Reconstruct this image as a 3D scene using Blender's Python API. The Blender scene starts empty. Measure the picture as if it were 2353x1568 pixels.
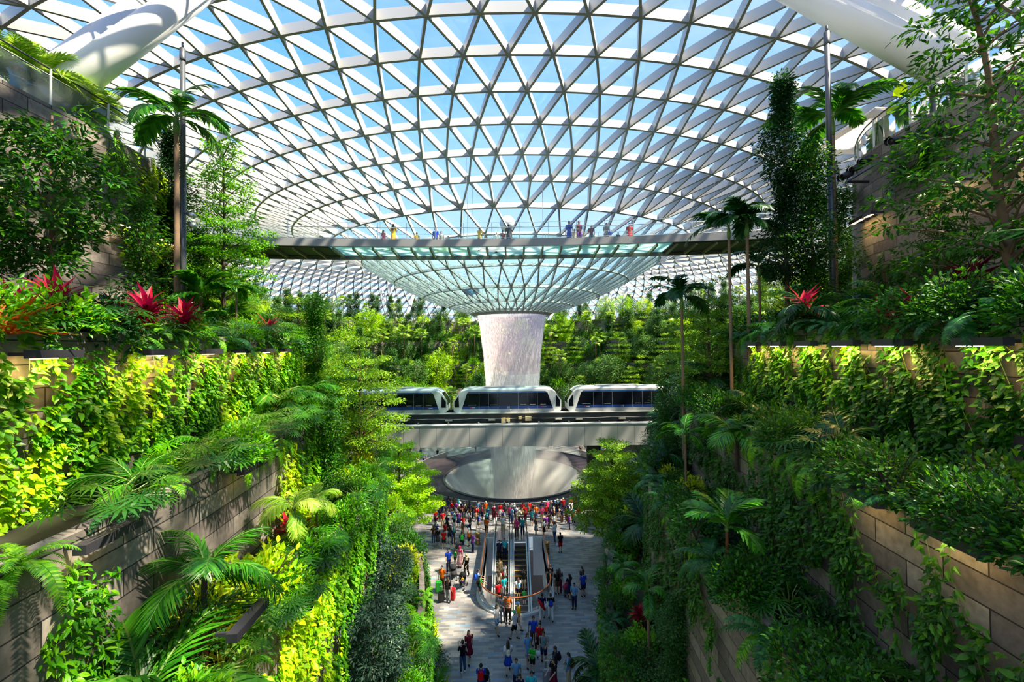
import bpy, bmesh, math, random
import numpy as np
from mathutils import Vector, Matrix, noise
PI = math.pi
random.seed(7)
RNG = np.random.default_rng(7)
SC = bpy.context.scene
COL = SC.collection
V = Vector

# ------------------------------------------------------------------ camera
FPX = 980.0
CAMZ = 17.0
PITCH = math.atan(13.0 / FPX)
ROLL = math.radians(-0.76)
RCAM = Matrix.Rotation(PI / 2 + PITCH, 3, 'X') @ Matrix.Rotation(ROLL, 3, 'Z')
CAMP = V((0, 0, CAMZ))
cam_data = bpy.data.cameras.new('camera')
cam_data.sensor_width = 36.0
cam_data.lens = FPX / 2353.0 * 36.0
cam_data.clip_start = 0.1
cam_data.clip_end = 1000
cam = bpy.data.objects.new('camera', cam_data)
cam.matrix_world = Matrix.Translation(CAMP) @ RCAM.to_4x4()
COL.objects.link(cam)
SC.camera = cam

def ray(px, py):
    return RCAM @ V(((px - 1176.5) / FPX, (784 - py) / FPX, -1.0))
def PY(px, py, Y):
    d = ray(px, py); return CAMP + d * (Y / d.y)
def PX(px, py, X):
    d = ray(px, py); return CAMP + d * (X / d.x)
def PZ(px, py, Z):
    d = ray(px, py); return CAMP + d * ((Z - CAMZ) / d.z)

# ------------------------------------------------------------------ mesh helpers
class MB:
    """collects geometry, numpy-friendly, builds ONE mesh"""
    def __init__(s):
        s.v = []; s.n = 0; s.f = []; s.uv = {}
    def add(s, verts, faces, mat=0, uvs=None):
        verts = np.asarray(verts, dtype=np.float64).reshape(-1, 3)
        if isinstance(faces, np.ndarray):
            s.f.append((faces + s.n, mat, uvs))
        else:
            by = {}
            for i, f in enumerate(faces):
                by.setdefault(len(f), []).append(i)
            for k, idx in by.items():
                fa = np.array([faces[i] for i in idx], dtype=np.int64)
                u = None if uvs is None else np.array([uvs[i] for i in idx], dtype=np.float64)
                s.f.append((fa + s.n, mat, u))
        s.v.append(verts); s.n += len(verts)
        return s
    def mesh(s, name, smooth=False):
        me = bpy.data.meshes.new(name)
        if not s.v:
            return me
        v = np.concatenate(s.v)
        me.vertices.add(len(v)); me.vertices.foreach_set('co', v.ravel().astype(np.float32))
        nl = sum(f.size for f, _, _ in s.f); nf = sum(len(f) for f, _, _ in s.f)
        me.loops.add(nl)
        me.loops.foreach_set('vertex_index', np.concatenate([f.ravel() for f, _, _ in s.f]).astype(np.int32))
        me.polygons.add(nf)
        sizes = np.concatenate([np.full(len(f), f.shape[1], dtype=np.int32) for f, _, _ in s.f])
        starts = np.concatenate([[0], np.cumsum(sizes)[:-1]]).astype(np.int32)
        me.polygons.foreach_set('loop_start', starts)
        mats = np.concatenate([np.full(len(f), m, dtype=np.int32) for f, m, _ in s.f])
        me.polygons.foreach_set('material_index', mats)
        if any(u is not None for _, _, u in s.f):
            lay = me.uv_layers.new(name='UVMap')
            uv = np.concatenate([(np.zeros((f.size, 2)) if u is None else np.asarray(u).reshape(-1, 2)) for f, _, u in s.f])
            lay.data.foreach_set('uv', uv.ravel().astype(np.float32))
        me.update(calc_edges=True)
        me.validate()
        if smooth:
            me.shade_smooth()
        else:
            me.shade_flat()
        return me
    def obj(s, name, mats, parent=None, smooth=False):
        return mobj(name, s.mesh(name, smooth), mats, parent)

def mobj(name, me, mats, parent=None):
    o = bpy.data.objects.new(name, me)
    if mats is not None and len(me.materials) == 0:
        for m in (mats if isinstance(mats, (list, tuple)) else [mats]):
            me.materials.append(m)
    COL.objects.link(o)
    if parent is not None:
        o.parent = parent
    return o

def empty(name, loc=(0, 0, 0), rz=0.0, scale=1.0):
    o = bpy.data.objects.new(name, None)
    o.empty_display_size = 0.2
    COL.objects.link(o); o.location = loc; o.rotation_euler = (0, 0, rz)
    o.scale = (scale,) * 3
    return o
def tag(o, label=None, cat=None, group=None, kind=None):
    if label: o['label'] = label
    if cat: o['category'] = cat
    if group: o['group'] = group
    if kind: o['kind'] = kind
    return o
def thing(name, label, cat, loc=(0, 0, 0), rz=0.0, group=None, scale=1.0):
    return tag(empty(name, loc, rz, scale), label, cat, group)
CHILD = {}
def copy_tree(o, parent=None):
    c = o.copy(); COL.objects.link(c)
    c.parent = parent
    for ch in list(o.children):
        copy_tree(ch, c)
    return c

def box(mb, x0, x1, y0, y1, z0, z1, mat=0, M=None):
    vs = [(x, y, z) for z in (z0, z1) for y in (y0, y1) for x in (x0, x1)]
    if M is not None:
        vs = [M @ V(p) for p in vs]
    fs = [(0, 2, 3, 1), (4, 5, 7, 6), (0, 1, 5, 4), (2, 6, 7, 3), (0, 4, 6, 2), (1, 3, 7, 5)]
    mb.add([tuple(p) for p in vs], fs, mat)
def frame_from(d, up=(0, 0, 1)):
    d = V(d).normalized(); u = V(up)
    if abs(d.dot(u)) > 0.98: u = V((1, 0, 0))
    s = d.cross(u).normalized(); u = s.cross(d).normalized()
    return s, u, d
def tube(mb, pts, radii, n=8, mat=0, caps=True, closed=False):
    pts = [V(p) for p in pts]; m = len(pts)
    if not isinstance(radii, (list, tuple)): radii = [radii] * m
    vs = []
    s = u = None
    for i, p in enumerate(pts):
        if closed: d = pts[(i + 1) % m] - pts[i - 1]
        else: d = pts[min(i + 1, m - 1)] - pts[max(i - 1, 0)]
        if d.length < 1e-9: d = V((0, 0, 1))
        d.normalize()
        if s is None: s, u, _ = frame_from(d)
        else:
            s = (s - d * s.dot(d))
            if s.length < 1e-6: s, u, _ = frame_from(d)
            s.normalize(); u = d.cross(s) * -1 if False else s.cross(d)
        for k in range(n):
            a = 2 * PI * k / n
            vs.append(tuple(p + (s * math.cos(a) + u * math.sin(a)) * radii[i]))
    fs = []
    for i in range(m if closed else m - 1):
        j = (i + 1) % m
        for k in range(n):
            k2 = (k + 1) % n
            fs.append((i * n + k, i * n + k2, j * n + k2, j * n + k))
    if caps and not closed:
        fs.append(tuple(range(n))[::-1]); fs.append(tuple((m - 1) * n + k for k in range(n)))
    mb.add(vs, fs, mat)
def lathe(mb, prof, n=48, c=(0, 0, 0), mat=0, a0=0.0, a1=2 * PI, sx=1.0, sy=1.0):
    full = abs(a1 - a0 - 2 * PI) < 1e-6
    cols = n if full else n + 1
    vs = []
    for i in range(cols):
        a = a0 + (a1 - a0) * i / n
        for (r, z) in prof:
            vs.append((c[0] + r * math.cos(a) * sx, c[1] + r * math.sin(a) * sy, c[2] + z))
    m = len(prof); fs = []
    for i in range(n):
        j = (i + 1) % cols
        for k in range(m - 1):
            fs.append((i * m + k, j * m + k, j * m + k + 1, i * m + k + 1))
    mb.add(vs, fs, mat)
def ellipsoid(mb, c, r, nu=12, nv=8, mat=0, M=None):
    vs = []; fs = []
    for j in range(nv + 1):
        t = PI * j / nv
        for i in range(nu):
            a = 2 * PI * i / nu
            p = V((r[0] * math.sin(t) * math.cos(a), r[1] * math.sin(t) * math.sin(a), r[2] * math.cos(t)))
            if M is not None: p = M @ p
            vs.append((c[0] + p.x, c[1] + p.y, c[2] + p.z))
    for j in range(nv):
        for i in range(nu):
            k = (i + 1) % nu
            fs.append((j * nu + i, (j + 1) * nu + i, (j + 1) * nu + k, j * nu + k))
    mb.add(vs, fs, mat)

def catmull(pts, n):
    """pts list of tuples -> n samples per segment"""
    pts = [np.array(p, float) for p in pts]
    out = []
    for i in range(len(pts) - 1):
        p0 = pts[max(i - 1, 0)]; p1 = pts[i]; p2 = pts[i + 1]; p3 = pts[min(i + 2, len(pts) - 1)]
        for k in range(n):
            t = k / n
            out.append(0.5 * ((2 * p1) + (-p0 + p2) * t + (2 * p0 - 5 * p1 + 4 * p2 - p3) * t * t + (-p0 + 3 * p1 - 3 * p2 + p3) * t ** 3))
    out.append(pts[-1])
    return [tuple(o) for o in out]
def interp(x, xs, ys):
    return float(np.interp(x, xs, ys))

# ------------------------------------------------------------------ materials
def new_mat(name):
    m = bpy.data.materials.new(name); m.use_nodes = True
    nt = m.node_tree
    for n in list(nt.nodes): nt.nodes.remove(n)
    return m, nt, nt.nodes.new('ShaderNodeOutputMaterial')
def rgba(c, a=1.0):
    return (c[0], c[1], c[2], a)
def srgb(r, g, b):
    f = lambda x: (x / 255 / 12.92) if x / 255 <= 0.04045 else ((x / 255 + 0.055) / 1.055) ** 2.4
    return (f(r), f(g), f(b))
_pm = {}
def pmat(name, color, rough=0.5, metal=0.0, spec=0.5, emit=None, estr=0.0, var=0.0, vscale=6.0):
    key = (name,)
    if key in _pm: return _pm[key]
    m, nt, out = new_mat(name)
    b = nt.nodes.new('ShaderNodeBsdfPrincipled')
    b.inputs['Base Color'].default_value = rgba(color)
    b.inputs['Roughness'].default_value = rough
    b.inputs['Metallic'].default_value = metal
    b.inputs['Specular IOR Level'].default_value = spec
    if emit:
        b.inputs['Emission Color'].default_value = rgba(emit); b.inputs['Emission Strength'].default_value = estr
    if var > 0:
        tc = nt.nodes.new('ShaderNodeTexCoord'); nz = nt.nodes.new('ShaderNodeTexNoise'); nz.inputs['Scale'].default_value = vscale
        nz.inputs['Detail'].default_value = 4
        mx = nt.nodes.new('ShaderNodeMix'); mx.data_type = 'RGBA'
        mx.inputs['A'].default_value = rgba([c * (1 - var) for c in color]); mx.inputs['B'].default_value = rgba([min(1, c * (1 + var)) for c in color])
        nt.links.new(tc.outputs['Object'], nz.inputs['Vector']); nt.links.new(nz.outputs['Fac'], mx.inputs['Factor'])
        nt.links.new(mx.outputs['Result'], b.inputs['Base Color'])
    nt.links.new(b.outputs[0], out.inputs[0])
    _pm[key] = m
    return m
def ramp(nt, stops):
    r = nt.nodes.new('ShaderNodeValToRGB')
    e = r.color_ramp.elements
    while len(e) < len(stops): e.new(0.5)
    for i, (p, c) in enumerate(stops):
        e[i].position = p; e[i].color = rgba(c)
    return r
def leaf_mat(name, cols, rough=0.42, trans=0.38, spec=0.4):
    """leaf colour varies from leaf to leaf and plant to plant"""
    m, nt, out = new_mat(name)
    g = nt.nodes.new('ShaderNodeNewGeometry'); oi = nt.nodes.new('ShaderNodeObjectInfo')
    ad = nt.nodes.new('ShaderNodeMath'); ad.operation = 'MULTIPLY_ADD'; ad.inputs[1].default_value = 0.75
    mu = nt.nodes.new('ShaderNodeMath'); mu.operation = 'MULTIPLY'; mu.inputs[1].default_value = 0.25
    nt.links.new(oi.outputs['Random'], mu.inputs[0])
    nt.links.new(g.outputs['Random Per Island'], ad.inputs[0]); nt.links.new(mu.outputs[0], ad.inputs[2])
    n = len(cols)
    r = ramp(nt, [(i / max(1, n - 1), c) for i, c in enumerate(cols)])
    nt.links.new(ad.outputs[0], r.inputs[0])
    b = nt.nodes.new('ShaderNodeBsdfPrincipled'); b.inputs['Roughness'].default_value = rough
    b.inputs['Specular IOR Level'].default_value = spec
    t = nt.nodes.new('ShaderNodeBsdfTranslucent')
    hs = nt.nodes.new('ShaderNodeHueSaturation'); hs.inputs['Value'].default_value = 1.5; hs.inputs['Hue'].default_value = 0.48
    nt.links.new(r.outputs[0], hs.inputs['Color'])
    mx = nt.nodes.new('ShaderNodeMixShader'); mx.inputs[0].default_value = trans
    nt.links.new(r.outputs[0], b.inputs['Base Color']); nt.links.new(hs.outputs[0], t.inputs['Color'])
    nt.links.new(b.outputs[0], mx.inputs[1]); nt.links.new(t.outputs[0], mx.inputs[2]); nt.links.new(mx.outputs[0], out.inputs[0])
    return m
def glass_mat(name, tint=(0.93, 0.97, 1.0), refl=0.06, diff=0.0, diffcol=(0.8, 0.95, 1.0)):
    m, nt, out = new_mat(name)
    t = nt.nodes.new('ShaderNodeBsdfTransparent'); t.inputs[0].default_value = rgba(tint)
    g = nt.nodes.new('ShaderNodeBsdfGlossy'); g.inputs['Roughness'].default_value = 0.03
    fr = nt.nodes.new('ShaderNodeFresnel'); fr.inputs['IOR'].default_value = 1.45
    ml = nt.nodes.new('ShaderNodeMath'); ml.operation = 'MULTIPLY'; ml.inputs[1].default_value = refl / 0.06
    ml.use_clamp = True
    nt.links.new(fr.outputs[0], ml.inputs[0])
    mx = nt.nodes.new('ShaderNodeMixShader')
    nt.links.new(ml.outputs[0], mx.inputs[0]); nt.links.new(t.outputs[0], mx.inputs[1]); nt.links.new(g.outputs[0], mx.inputs[2])
    last = mx
    if diff > 0:
        d = nt.nodes.new('ShaderNodeBsdfDiffuse'); d.inputs[0].default_value = rgba(diffcol)
        tr = nt.nodes.new('ShaderNodeBsdfTranslucent'); tr.inputs[0].default_value = rgba(diffcol)
        a = nt.nodes.new('ShaderNodeAddShader'); nt.links.new(d.outputs[0], a.inputs[0]); nt.links.new(tr.outputs[0], a.inputs[1])
        m2 = nt.nodes.new('ShaderNodeMixShader'); m2.inputs[0].default_value = diff
        nt.links.new(mx.outputs[0], m2.inputs[1]); nt.links.new(a.outputs[0], m2.inputs[2]); last = m2
    nt.links.new(last.outputs[0], out.inputs[0])
    return m

M_STEEL = pmat('white_painted_steel', (0.48, 0.48, 0.49), 0.45)
M_TUBE = pmat('column_paint', (0.78, 0.78, 0.78), 0.35)
M_GREY = pmat('grey_cladding', srgb(150, 150, 155), 0.45)
M_DARKMETAL = pmat('dark_metal', (0.025, 0.022, 0.03), 0.4)
M_GLASS = glass_mat('clear_glass', (0.90, 0.96, 0.97), 0.08, 0.03)
M_ROOFGLASS = glass_mat('roof_glass', (0.95, 0.975, 1.0), 0.05, 0.0)
M_CHROME = pmat('brushed_steel', (0.55, 0.57, 0.6), 0.3, 0.8)

def stone_mat():
    m, nt, out = new_mat('stone_slabs')
    tc = nt.nodes.new('ShaderNodeTexCoord')
    bk = nt.nodes.new('ShaderNodeTexBrick')
    bk.inputs['Scale'].default_value = 1.0
    bk.inputs['Brick Width'].default_value = 1.3; bk.inputs['Row Height'].default_value = 0.42
    bk.inputs['Mortar Size'].default_value = 0.012; bk.inputs['Mortar Smooth'].default_value = 0.1
    bk.inputs['Color1'].default_value = (0.0, 0, 0, 1); bk.inputs['Color2'].default_value = (1, 1, 1, 1); bk.inputs['Mortar'].default_value = (0.5, .5, .5, 1)
    bk.inputs['Bias'].default_value = 0.0
    nt.links.new(tc.outputs['UV'], bk.inputs['Vector'])
    r = ramp(nt, [(0.0, (0.115, 0.095, 0.095)), (0.5, (0.195, 0.168, 0.155)), (1.0, (0.31, 0.27, 0.24))])
    nt.links.new(bk.outputs['Color'], r.inputs[0])
    nz = nt.nodes.new('ShaderNodeTexNoise'); nz.inputs['Scale'].default_value = 9; nz.inputs['Detail'].default_value = 6
    nt.links.new(tc.outputs['Object'], nz.inputs['Vector'])
    m1 = nt.nodes.new('ShaderNodeMix'); m1.data_type = 'RGBA'; m1.blend_type = 'OVERLAY'; m1.inputs['Factor'].default_value = 0.6
    nt.links.new(r.outputs[0], m1.inputs['A']); nt.links.new(nz.outputs['Fac'], m1.inputs['B'])
    m2 = nt.nodes.new('ShaderNodeMix'); m2.data_type = 'RGBA'
    nt.links.new(bk.outputs['Fac'], m2.inputs['Factor']); nt.links.new(m1.outputs['Result'], m2.inputs['A']); m2.inputs['B'].default_value = (0.02, 0.017, 0.02, 1)
    b = nt.nodes.new('ShaderNodeBsdfPrincipled'); b.inputs['Roughness'].default_value = 0.75
    nt.links.new(m2.outputs['Result'], b.inputs['Base Color'])
    bp = nt.nodes.new('ShaderNodeBump'); bp.inputs['Strength'].default_value = 0.4; bp.inputs['Distance'].default_value = 0.02
    iv = nt.nodes.new('ShaderNodeMath'); iv.operation = 'SUBTRACT'; iv.inputs[0].default_value = 1.0
    nt.links.new(bk.outputs['Fac'], iv.inputs[1]); nt.links.new(iv.outputs[0], bp.inputs['Height']); nt.links.new(bp.outputs[0], b.inputs['Normal'])
    nt.links.new(b.outputs[0], out.inputs[0])
    return m
M_STONE = stone_mat()
M_SOIL = pmat('planter_soil', (0.022, 0.026, 0.010), 0.95, var=0.5, vscale=3)

def paving_mat():
    m, nt, out = new_mat('slate_paving')
    tc = nt.nodes.new('ShaderNodeTexCoord')
    bk = nt.nodes.new('ShaderNodeTexBrick')
    bk.inputs['Scale'].default_value = 1.0; bk.inputs['Brick Width'].default_value = 0.62; bk.inputs['Row Height'].default_value = 0.17
    bk.inputs['Mortar Size'].default_value = 0.006
    bk.inputs['Color1'].default_value = (0.0, 0, 0, 1); bk.inputs['Color2'].default_value = (1, 1, 1, 1); bk.inputs['Mortar'].default_value = (0.3, .3, .3, 1)
    nt.links.new(tc.outputs['Object'], bk.inputs['Vector'])
    r = ramp(nt, [(0.0, (0.155, 0.15, 0.175)), (0.35, (0.205, 0.20, 0.215)), (0.6, (0.26, 0.25, 0.245)), (0.85, (0.33, 0.305, 0.28)), (1.0, (0.14, 0.24, 0.35))])
    nt.links.new(bk.outputs['Color'], r.inputs[0])
    nz = nt.nodes.new('ShaderNodeTexNoise'); nz.inputs['Scale'].default_value = 0.6; nz.inputs['Detail'].default_value = 5
    nt.links.new(tc.outputs['Object'], nz.inputs['Vector'])
    m1 = nt.nodes.new('ShaderNodeMix'); m1.data_type = 'RGBA'; m1.blend_type = 'OVERLAY'; m1.inputs['Factor'].default_value = 0.5
    nt.links.new(r.outputs[0], m1.inputs['A']); nt.links.new(nz.outputs['Fac'], m1.inputs['B'])
    b = nt.nodes.new('ShaderNodeBsdfPrincipled'); b.inputs['Roughness'].default_value = 0.5
    nt.links.new(m1.outputs['Result'], b.inputs['Base Color']); nt.links.new(b.outputs[0], out.inputs[0])
    return m
M_PAVE = paving_mat()

# ------------------------------------------------------------------ world, sun
SUNDIR = V((0.50, -0.16, 0.85)).normalized()
w = bpy.data.worlds.new('sky'); SC.world = w; w.use_nodes = True
nt = w.node_tree
for n in list(nt.nodes): nt.nodes.remove(n)
wo = nt.nodes.new('ShaderNodeOutputWorld'); bg = nt.nodes.new('ShaderNodeBackground')
tc = nt.nodes.new('ShaderNodeTexCoord'); sp = nt.nodes.new('ShaderNodeSeparateXYZ')
nt.links.new(tc.outputs['Generated'], sp.inputs[0])
rp = ramp(nt, [(0.0, (0.58, 0.76, 0.92)), (0.2, (0.40, 0.66, 0.95)), (0.42, (0.15, 0.46, 0.95)), (0.65, (0.06, 0.34, 0.92)), (1.0, (0.04, 0.25, 0.85))])
nt.links.new(sp.outputs['Z'], rp.inputs[0])
# thin high cloud, denser towards the sun side
nz = nt.nodes.new('ShaderNodeTexNoise'); nz.inputs['Scale'].default_value = 2.2; nz.inputs['Detail'].default_value = 7; nz.inputs['Roughness'].default_value = 0.6
mp = nt.nodes.new('ShaderNodeMapping'); mp.inputs['Scale'].default_value = (1.0, 1.0, 3.0)
nt.links.new(tc.outputs['Generated'], mp.inputs[0]); nt.links.new(mp.outputs[0], nz.inputs['Vector'])
cr = nt.nodes.new('ShaderNodeMapRange'); cr.inputs['From Min'].default_value = 0.42; cr.inputs['From Max'].default_value = 0.78
nt.links.new(nz.outputs['Fac'], cr.inputs['Value'])
xr = nt.nodes.new('ShaderNodeMapRange'); xr.inputs['From Min'].default_value = -0.5; xr.inputs['From Max'].default_value = 0.75; xr.inputs['To Max'].default_value = 0.45
nt.links.new(sp.outputs['X'], xr.inputs['Value'])
am = nt.nodes.new('ShaderNodeMath'); am.operation = 'MULTIPLY_ADD'; am.inputs[1].default_value = 0.35; am.use_clamp = True
nt.links.new(cr.outputs[0], am.inputs[0]); nt.links.new(xr.outputs[0], am.inputs[2])
mx = nt.nodes.new('ShaderNodeMix'); mx.data_type = 'RGBA'; mx.inputs['B'].default_value = (0.62, 0.74, 0.87, 1)
nt.links.new(am.outputs[0], mx.inputs['Factor']); nt.links.new(rp.outputs[0], mx.inputs['A'])
nt.links.new(mx.outputs['Result'], bg.inputs['Color']); bg.inputs['Strength'].default_value = 1.0
nt.links.new(bg.outputs[0], wo.inputs[0])
sd = bpy.data.lights.new('sun', 'SUN'); sd.energy = 12.0; sd.angle = 0.03; sd.color = (1.0, 0.87, 0.63)
so = bpy.data.objects.new('sun', sd); COL.objects.link(so); so.location = (40, -10, 80)
so.rotation_euler = SUNDIR.to_track_quat('Z', 'Y').to_euler()

SC.view_settings.view_transform = 'Standard'; SC.view_settings.look = 'None'; SC.view_settings.gamma = 1.0
SC.view_settings.use_curve_mapping = False
SC.view_settings.exposure = 0.58
cy = SC.cycles
cy.max_bounces = 8; cy.diffuse_bounces = 4; cy.glossy_bounces = 2; cy.transmission_bounces = 4; cy.transparent_max_bounces = 14
cy.caustics_reflective = False; cy.caustics_refractive = False
cy.sample_clamp_indirect = 6.0
cy.use_denoising = True
cy.use_adaptive_sampling = True; cy.adaptive_threshold = 0.02

# ------------------------------------------------------------------ roof
CX, CY = 0.0, 56.5
PR = [5.3, 7.4, 9.6, 11.9, 14.3, 16.8, 19.3, 21.8, 24.6, 27, 29.7, 32.4, 36, 41, 48, 56, 62, 66, 69]
PZt = [21.6, 22.2, 23.0, 24.1, 25.6, 27.7, 29.6, 31.0, 32.1, 33.0, 33.7, 34.2, 34.6, 34.3, 32.6, 28.8, 24.0, 18.5, 12.0]
KX = [1.0, 1.0, 1.02, 1.05, 1.08, 1.12, 1.17, 1.22, 1.25, 1.25, 1.25, 1.25, 1.25, 1.25, 1.25, 1.25, 1.25, 1.25, 1.25]
def roofpt(r, a):
    z = interp(r, PR, PZt); k = interp(r, PR, KX)
    return V((CX + r * k * math.sin(a), CY - r * math.cos(a), z))
def roofn(r, a):
    e = 0.3
    tr = roofpt(r + e, a) - roofpt(r - e, a); ta = roofpt(r, a + 0.01) - roofpt(r, a - 0.01)
    n = tr.cross(ta)
    if n.z < 0 or (abs(n.z) < 0.2 and r > 60 and n.dot(V((math.sin(a), -math.cos(a), 0))) < 0): n = -n
    return n.normalized()
rings = [(5.3, 50), (8.0, 50), (10.9, 50), (13.9, 50), (16.8, 50), (19.3, 50),
         (21.8, 100), (24.4, 100), (27.0, 100), (29.7, 100), (32.4, 100), (35.1, 100), (37.9, 100), (40.6, 100), (43.3, 200), (45.7, 200), (48.1, 200),
         (50.5, 200), (52.8, 200), (55.0, 200), (57.2, 200), (59.4, 200), (61.4, 200), (63.4, 200), (65.2, 200), (66.8, 200), (68.2, 200)]
nodes = []; phase = 0.0; prevn = 50
for i, (r, n) in enumerate(rings):
    if n != prevn: phase = 0.0 if phase == 0 else 0.0; base = 0
    if i and n == prevn: phase = 0.5 - phase
    elif i: phase = 0.0 if nodes[-1][2] == 0 else 0.0
    off = phase * 2 * PI / n
    if i and n != prevn: off = nodes[-1][2]; phase = 0.0; phase_base = off
    if i == 0 or n != prevn: pbase = off if i else 0.0
    off = pbase + phase * 2 * PI / n
    nodes.append((r, n, off)); prevn = n
lat = MB(); gl = MB(); glw = MB()
def beam(mb, p, q, n, wd, dp):
    d = (q - p).normalized(); s = d.cross(n).normalized() * (wd / 2)
    a = [p - s, p + s, p + s - n * dp, p - s - n * dp]; b = [q - s, q + s, q + s - n * dp, q - s - n * dp]
    mb.add([tuple(x) for x in a + b], [(0, 1, 5, 4), (1, 2, 6, 5), (3, 0, 4, 7)])
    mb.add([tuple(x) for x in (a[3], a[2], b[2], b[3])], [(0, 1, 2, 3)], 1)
NP = []
for (r, n, off) in nodes:
    NP.append([(roofpt(r, off + 2 * PI * j / n), roofn(r, off + 2 * PI * j / n), off + 2 * PI * j / n) for j in range(n)])
def dims(r):
    if r < 19: return 0.13, 0.32
    if r < 42: return 0.15, 0.64
    return 0.13, 0.6
for i, (r, n, off) in enumerate(nodes):
    wd, dp = dims(r)
    A = NP[i]
    for j in range(n):
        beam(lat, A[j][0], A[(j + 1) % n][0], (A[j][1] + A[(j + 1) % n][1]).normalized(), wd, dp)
    if i + 1 < len(nodes):
        B = NP[i + 1]; n2 = nodes[i + 1][1]; off2 = nodes[i + 1][2]
        tgt = glw if r < 16 else gl
        if n2 == n:
            sh = -1 if off2 > off else 0
            for j in range(n):
                b0 = B[(j + sh) % n]; b1 = B[(j + sh + 1) % n]
                for bb in (b0, b1):
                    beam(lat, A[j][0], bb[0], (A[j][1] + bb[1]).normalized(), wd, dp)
                tgt.add([tuple(A[j][0]), tuple(b1[0]), tuple(b0[0])], [(0, 1, 2)])
                tgt.add([tuple(A[j][0]), tuple(A[(j + 1) % n][0]), tuple(b1[0])], [(0, 1, 2)])
        else:
            for j in range(n):
                k = 2 * j
                for kk in (k - 1, k, k + 1):
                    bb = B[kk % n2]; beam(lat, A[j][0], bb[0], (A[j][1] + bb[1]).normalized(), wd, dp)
                tgt.add([tuple(A[j][0]), tuple(B[k][0]), tuple(B[(k - 1) % n2][0])], [(0, 1, 2)])
                tgt.add([tuple(A[j][0]), tuple(B[(k + 1) % n2][0]), tuple(B[k][0])], [(0, 1, 2)])
                tgt.add([tuple(A[j][0]), tuple(A[(j + 1) % n][0]), tuple(B[(k + 1) % n2][0])], [(0, 1, 2)])
o = lat.obj('ceiling', [M_STEEL, pmat('shaded_underside', (0.27, 0.25, 0.25), 0.5)]); tag(o, 'white steel lattice of the domed glass roof', None, None, 'structure')  # beam undersides get a darker grey: their shade is put into the colour
o = gl.obj('window_1', M_ROOFGLASS); tag(o, 'clear triangular roof panes between the white lattice beams', None, None, 'structure')
# funnel glass with water sheeting over it
def wetglass():
    m, nt, out = new_mat('wet_funnel_glass')
    tc = nt.nodes.new('ShaderNodeTexCoord'); nz = nt.nodes.new('ShaderNodeTexNoise'); nz.inputs['Scale'].default_value = 2.6; nz.inputs['Detail'].default_value = 8; nz.inputs['Roughness'].default_value = 0.75
    nz.inputs['Distortion'].default_value = 2.0
    nt.links.new(tc.outputs['Object'], nz.inputs['Vector'])
    mr = nt.nodes.new('ShaderNodeMapRange'); mr.inputs['From Min'].default_value = 0.42; mr.inputs['From Max'].default_value = 0.58; mr.inputs['To Min'].default_value = 0.25; mr.inputs['To Max'].default_value = 0.95
    nt.links.new(nz.outputs['Fac'], mr.inputs['Value'])
    t = nt.nodes.new('ShaderNodeBsdfTransparent'); t.inputs[0].default_value = (0.62, 0.90, 0.93, 1)
    tr = nt.nodes.new('ShaderNodeBsdfTranslucent'); tr.inputs[0].default_value = (0.20, 0.33, 0.345, 1)
    d = nt.nodes.new("ShaderNodeBsdfGlossy"); d.inputs["Roughness"].default_value = 0.2; d.inputs[0].default_value = (0.9, 1, 1, 1)
    a = nt.nodes.new('ShaderNodeMixShader'); a.inputs[0].default_value = 0.12
    nt.links.new(tr.outputs[0], a.inputs[1]); nt.links.new(d.outputs[0], a.inputs[2])
    mx = nt.nodes.new('ShaderNodeMixShader'); nt.links.new(mr.outputs[0], mx.inputs[0]); nt.links.new(t.outputs[0], mx.inputs[1]); nt.links.new(a.outputs[0], mx.inputs[2])
    nt.links.new(mx.outputs[0], out.inputs[0]); return m
o = glw.obj('window_2', wetglass()); tag(o, 'wet blue-green funnel panes around the waterfall mouth', None, None, 'structure')
# ------------------------------------------------------------------ terraces
# plan curves of the stepped walls: valley part given by Y, then round the pool garden
VY = [-6, 0, 6, 12, 18, 23, 28, 33, 38, 44]
WA = [3.4, 3.4, 3.4, 3.6, 3.9, 5.0, 7.2, 9.3, 11.6, 15.0]
WB = [4.7, 4.7, 4.8, 5.2, 5.8, 7.3, 9.6, 12.0, 15.0, 19.0]
WC = [6.1, 6.1, 6.3, 6.9, 7.8, 9.3, 12.0, 14.8, 18.2, 23.0]
WD = [8.2, 8.2, 8.3, 8.7, 9.7, 11.6, 14.6, 17.8, 21.8, 27.0]
WE = [14.6, 14.6, 14.6, 14.6, 15.0, 18.6, 22.5, 26.5, 31.0, 36.0]
RINGX = [21.5, 26.5, 31.5, 36.5, 44.0]
RINGY = [22.0, 26.0, 30.0, 34.0, 39.0]
ANG = [5, 25, 45, 65, 90]
def plan(k, side):
    W = [WA, WB, WC, WD, WE][k]
    p = [(side * W[i], VY[i]) for i in range(len(VY))]
    for a in ANG:
        t = math.radians(a)
        p.append((side * RINGX[k] * math.cos(t), CY + RINGY[k] * math.sin(t)))
    return p
NSUB = 6
ZN = [5.4, 11.2, 14.15, 17.15, 24.65]; ZF = [4.5, 9.0, 13.5, 18.0, 22.4]
NCTRL = len(VY) + len(ANG)
LV = {}
for side in (-1, 1):
    LV[side] = [catmull(plan(k, side), NSUB) for k in range(5)]
NST = len(LV[1][0])
def level_z(k, i):
    t = min(1.0, max(0.0, (i / NSUB - 8.0) / 3.0))
    return ZN[k] * (1 - t) + ZF[k] * t
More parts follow.
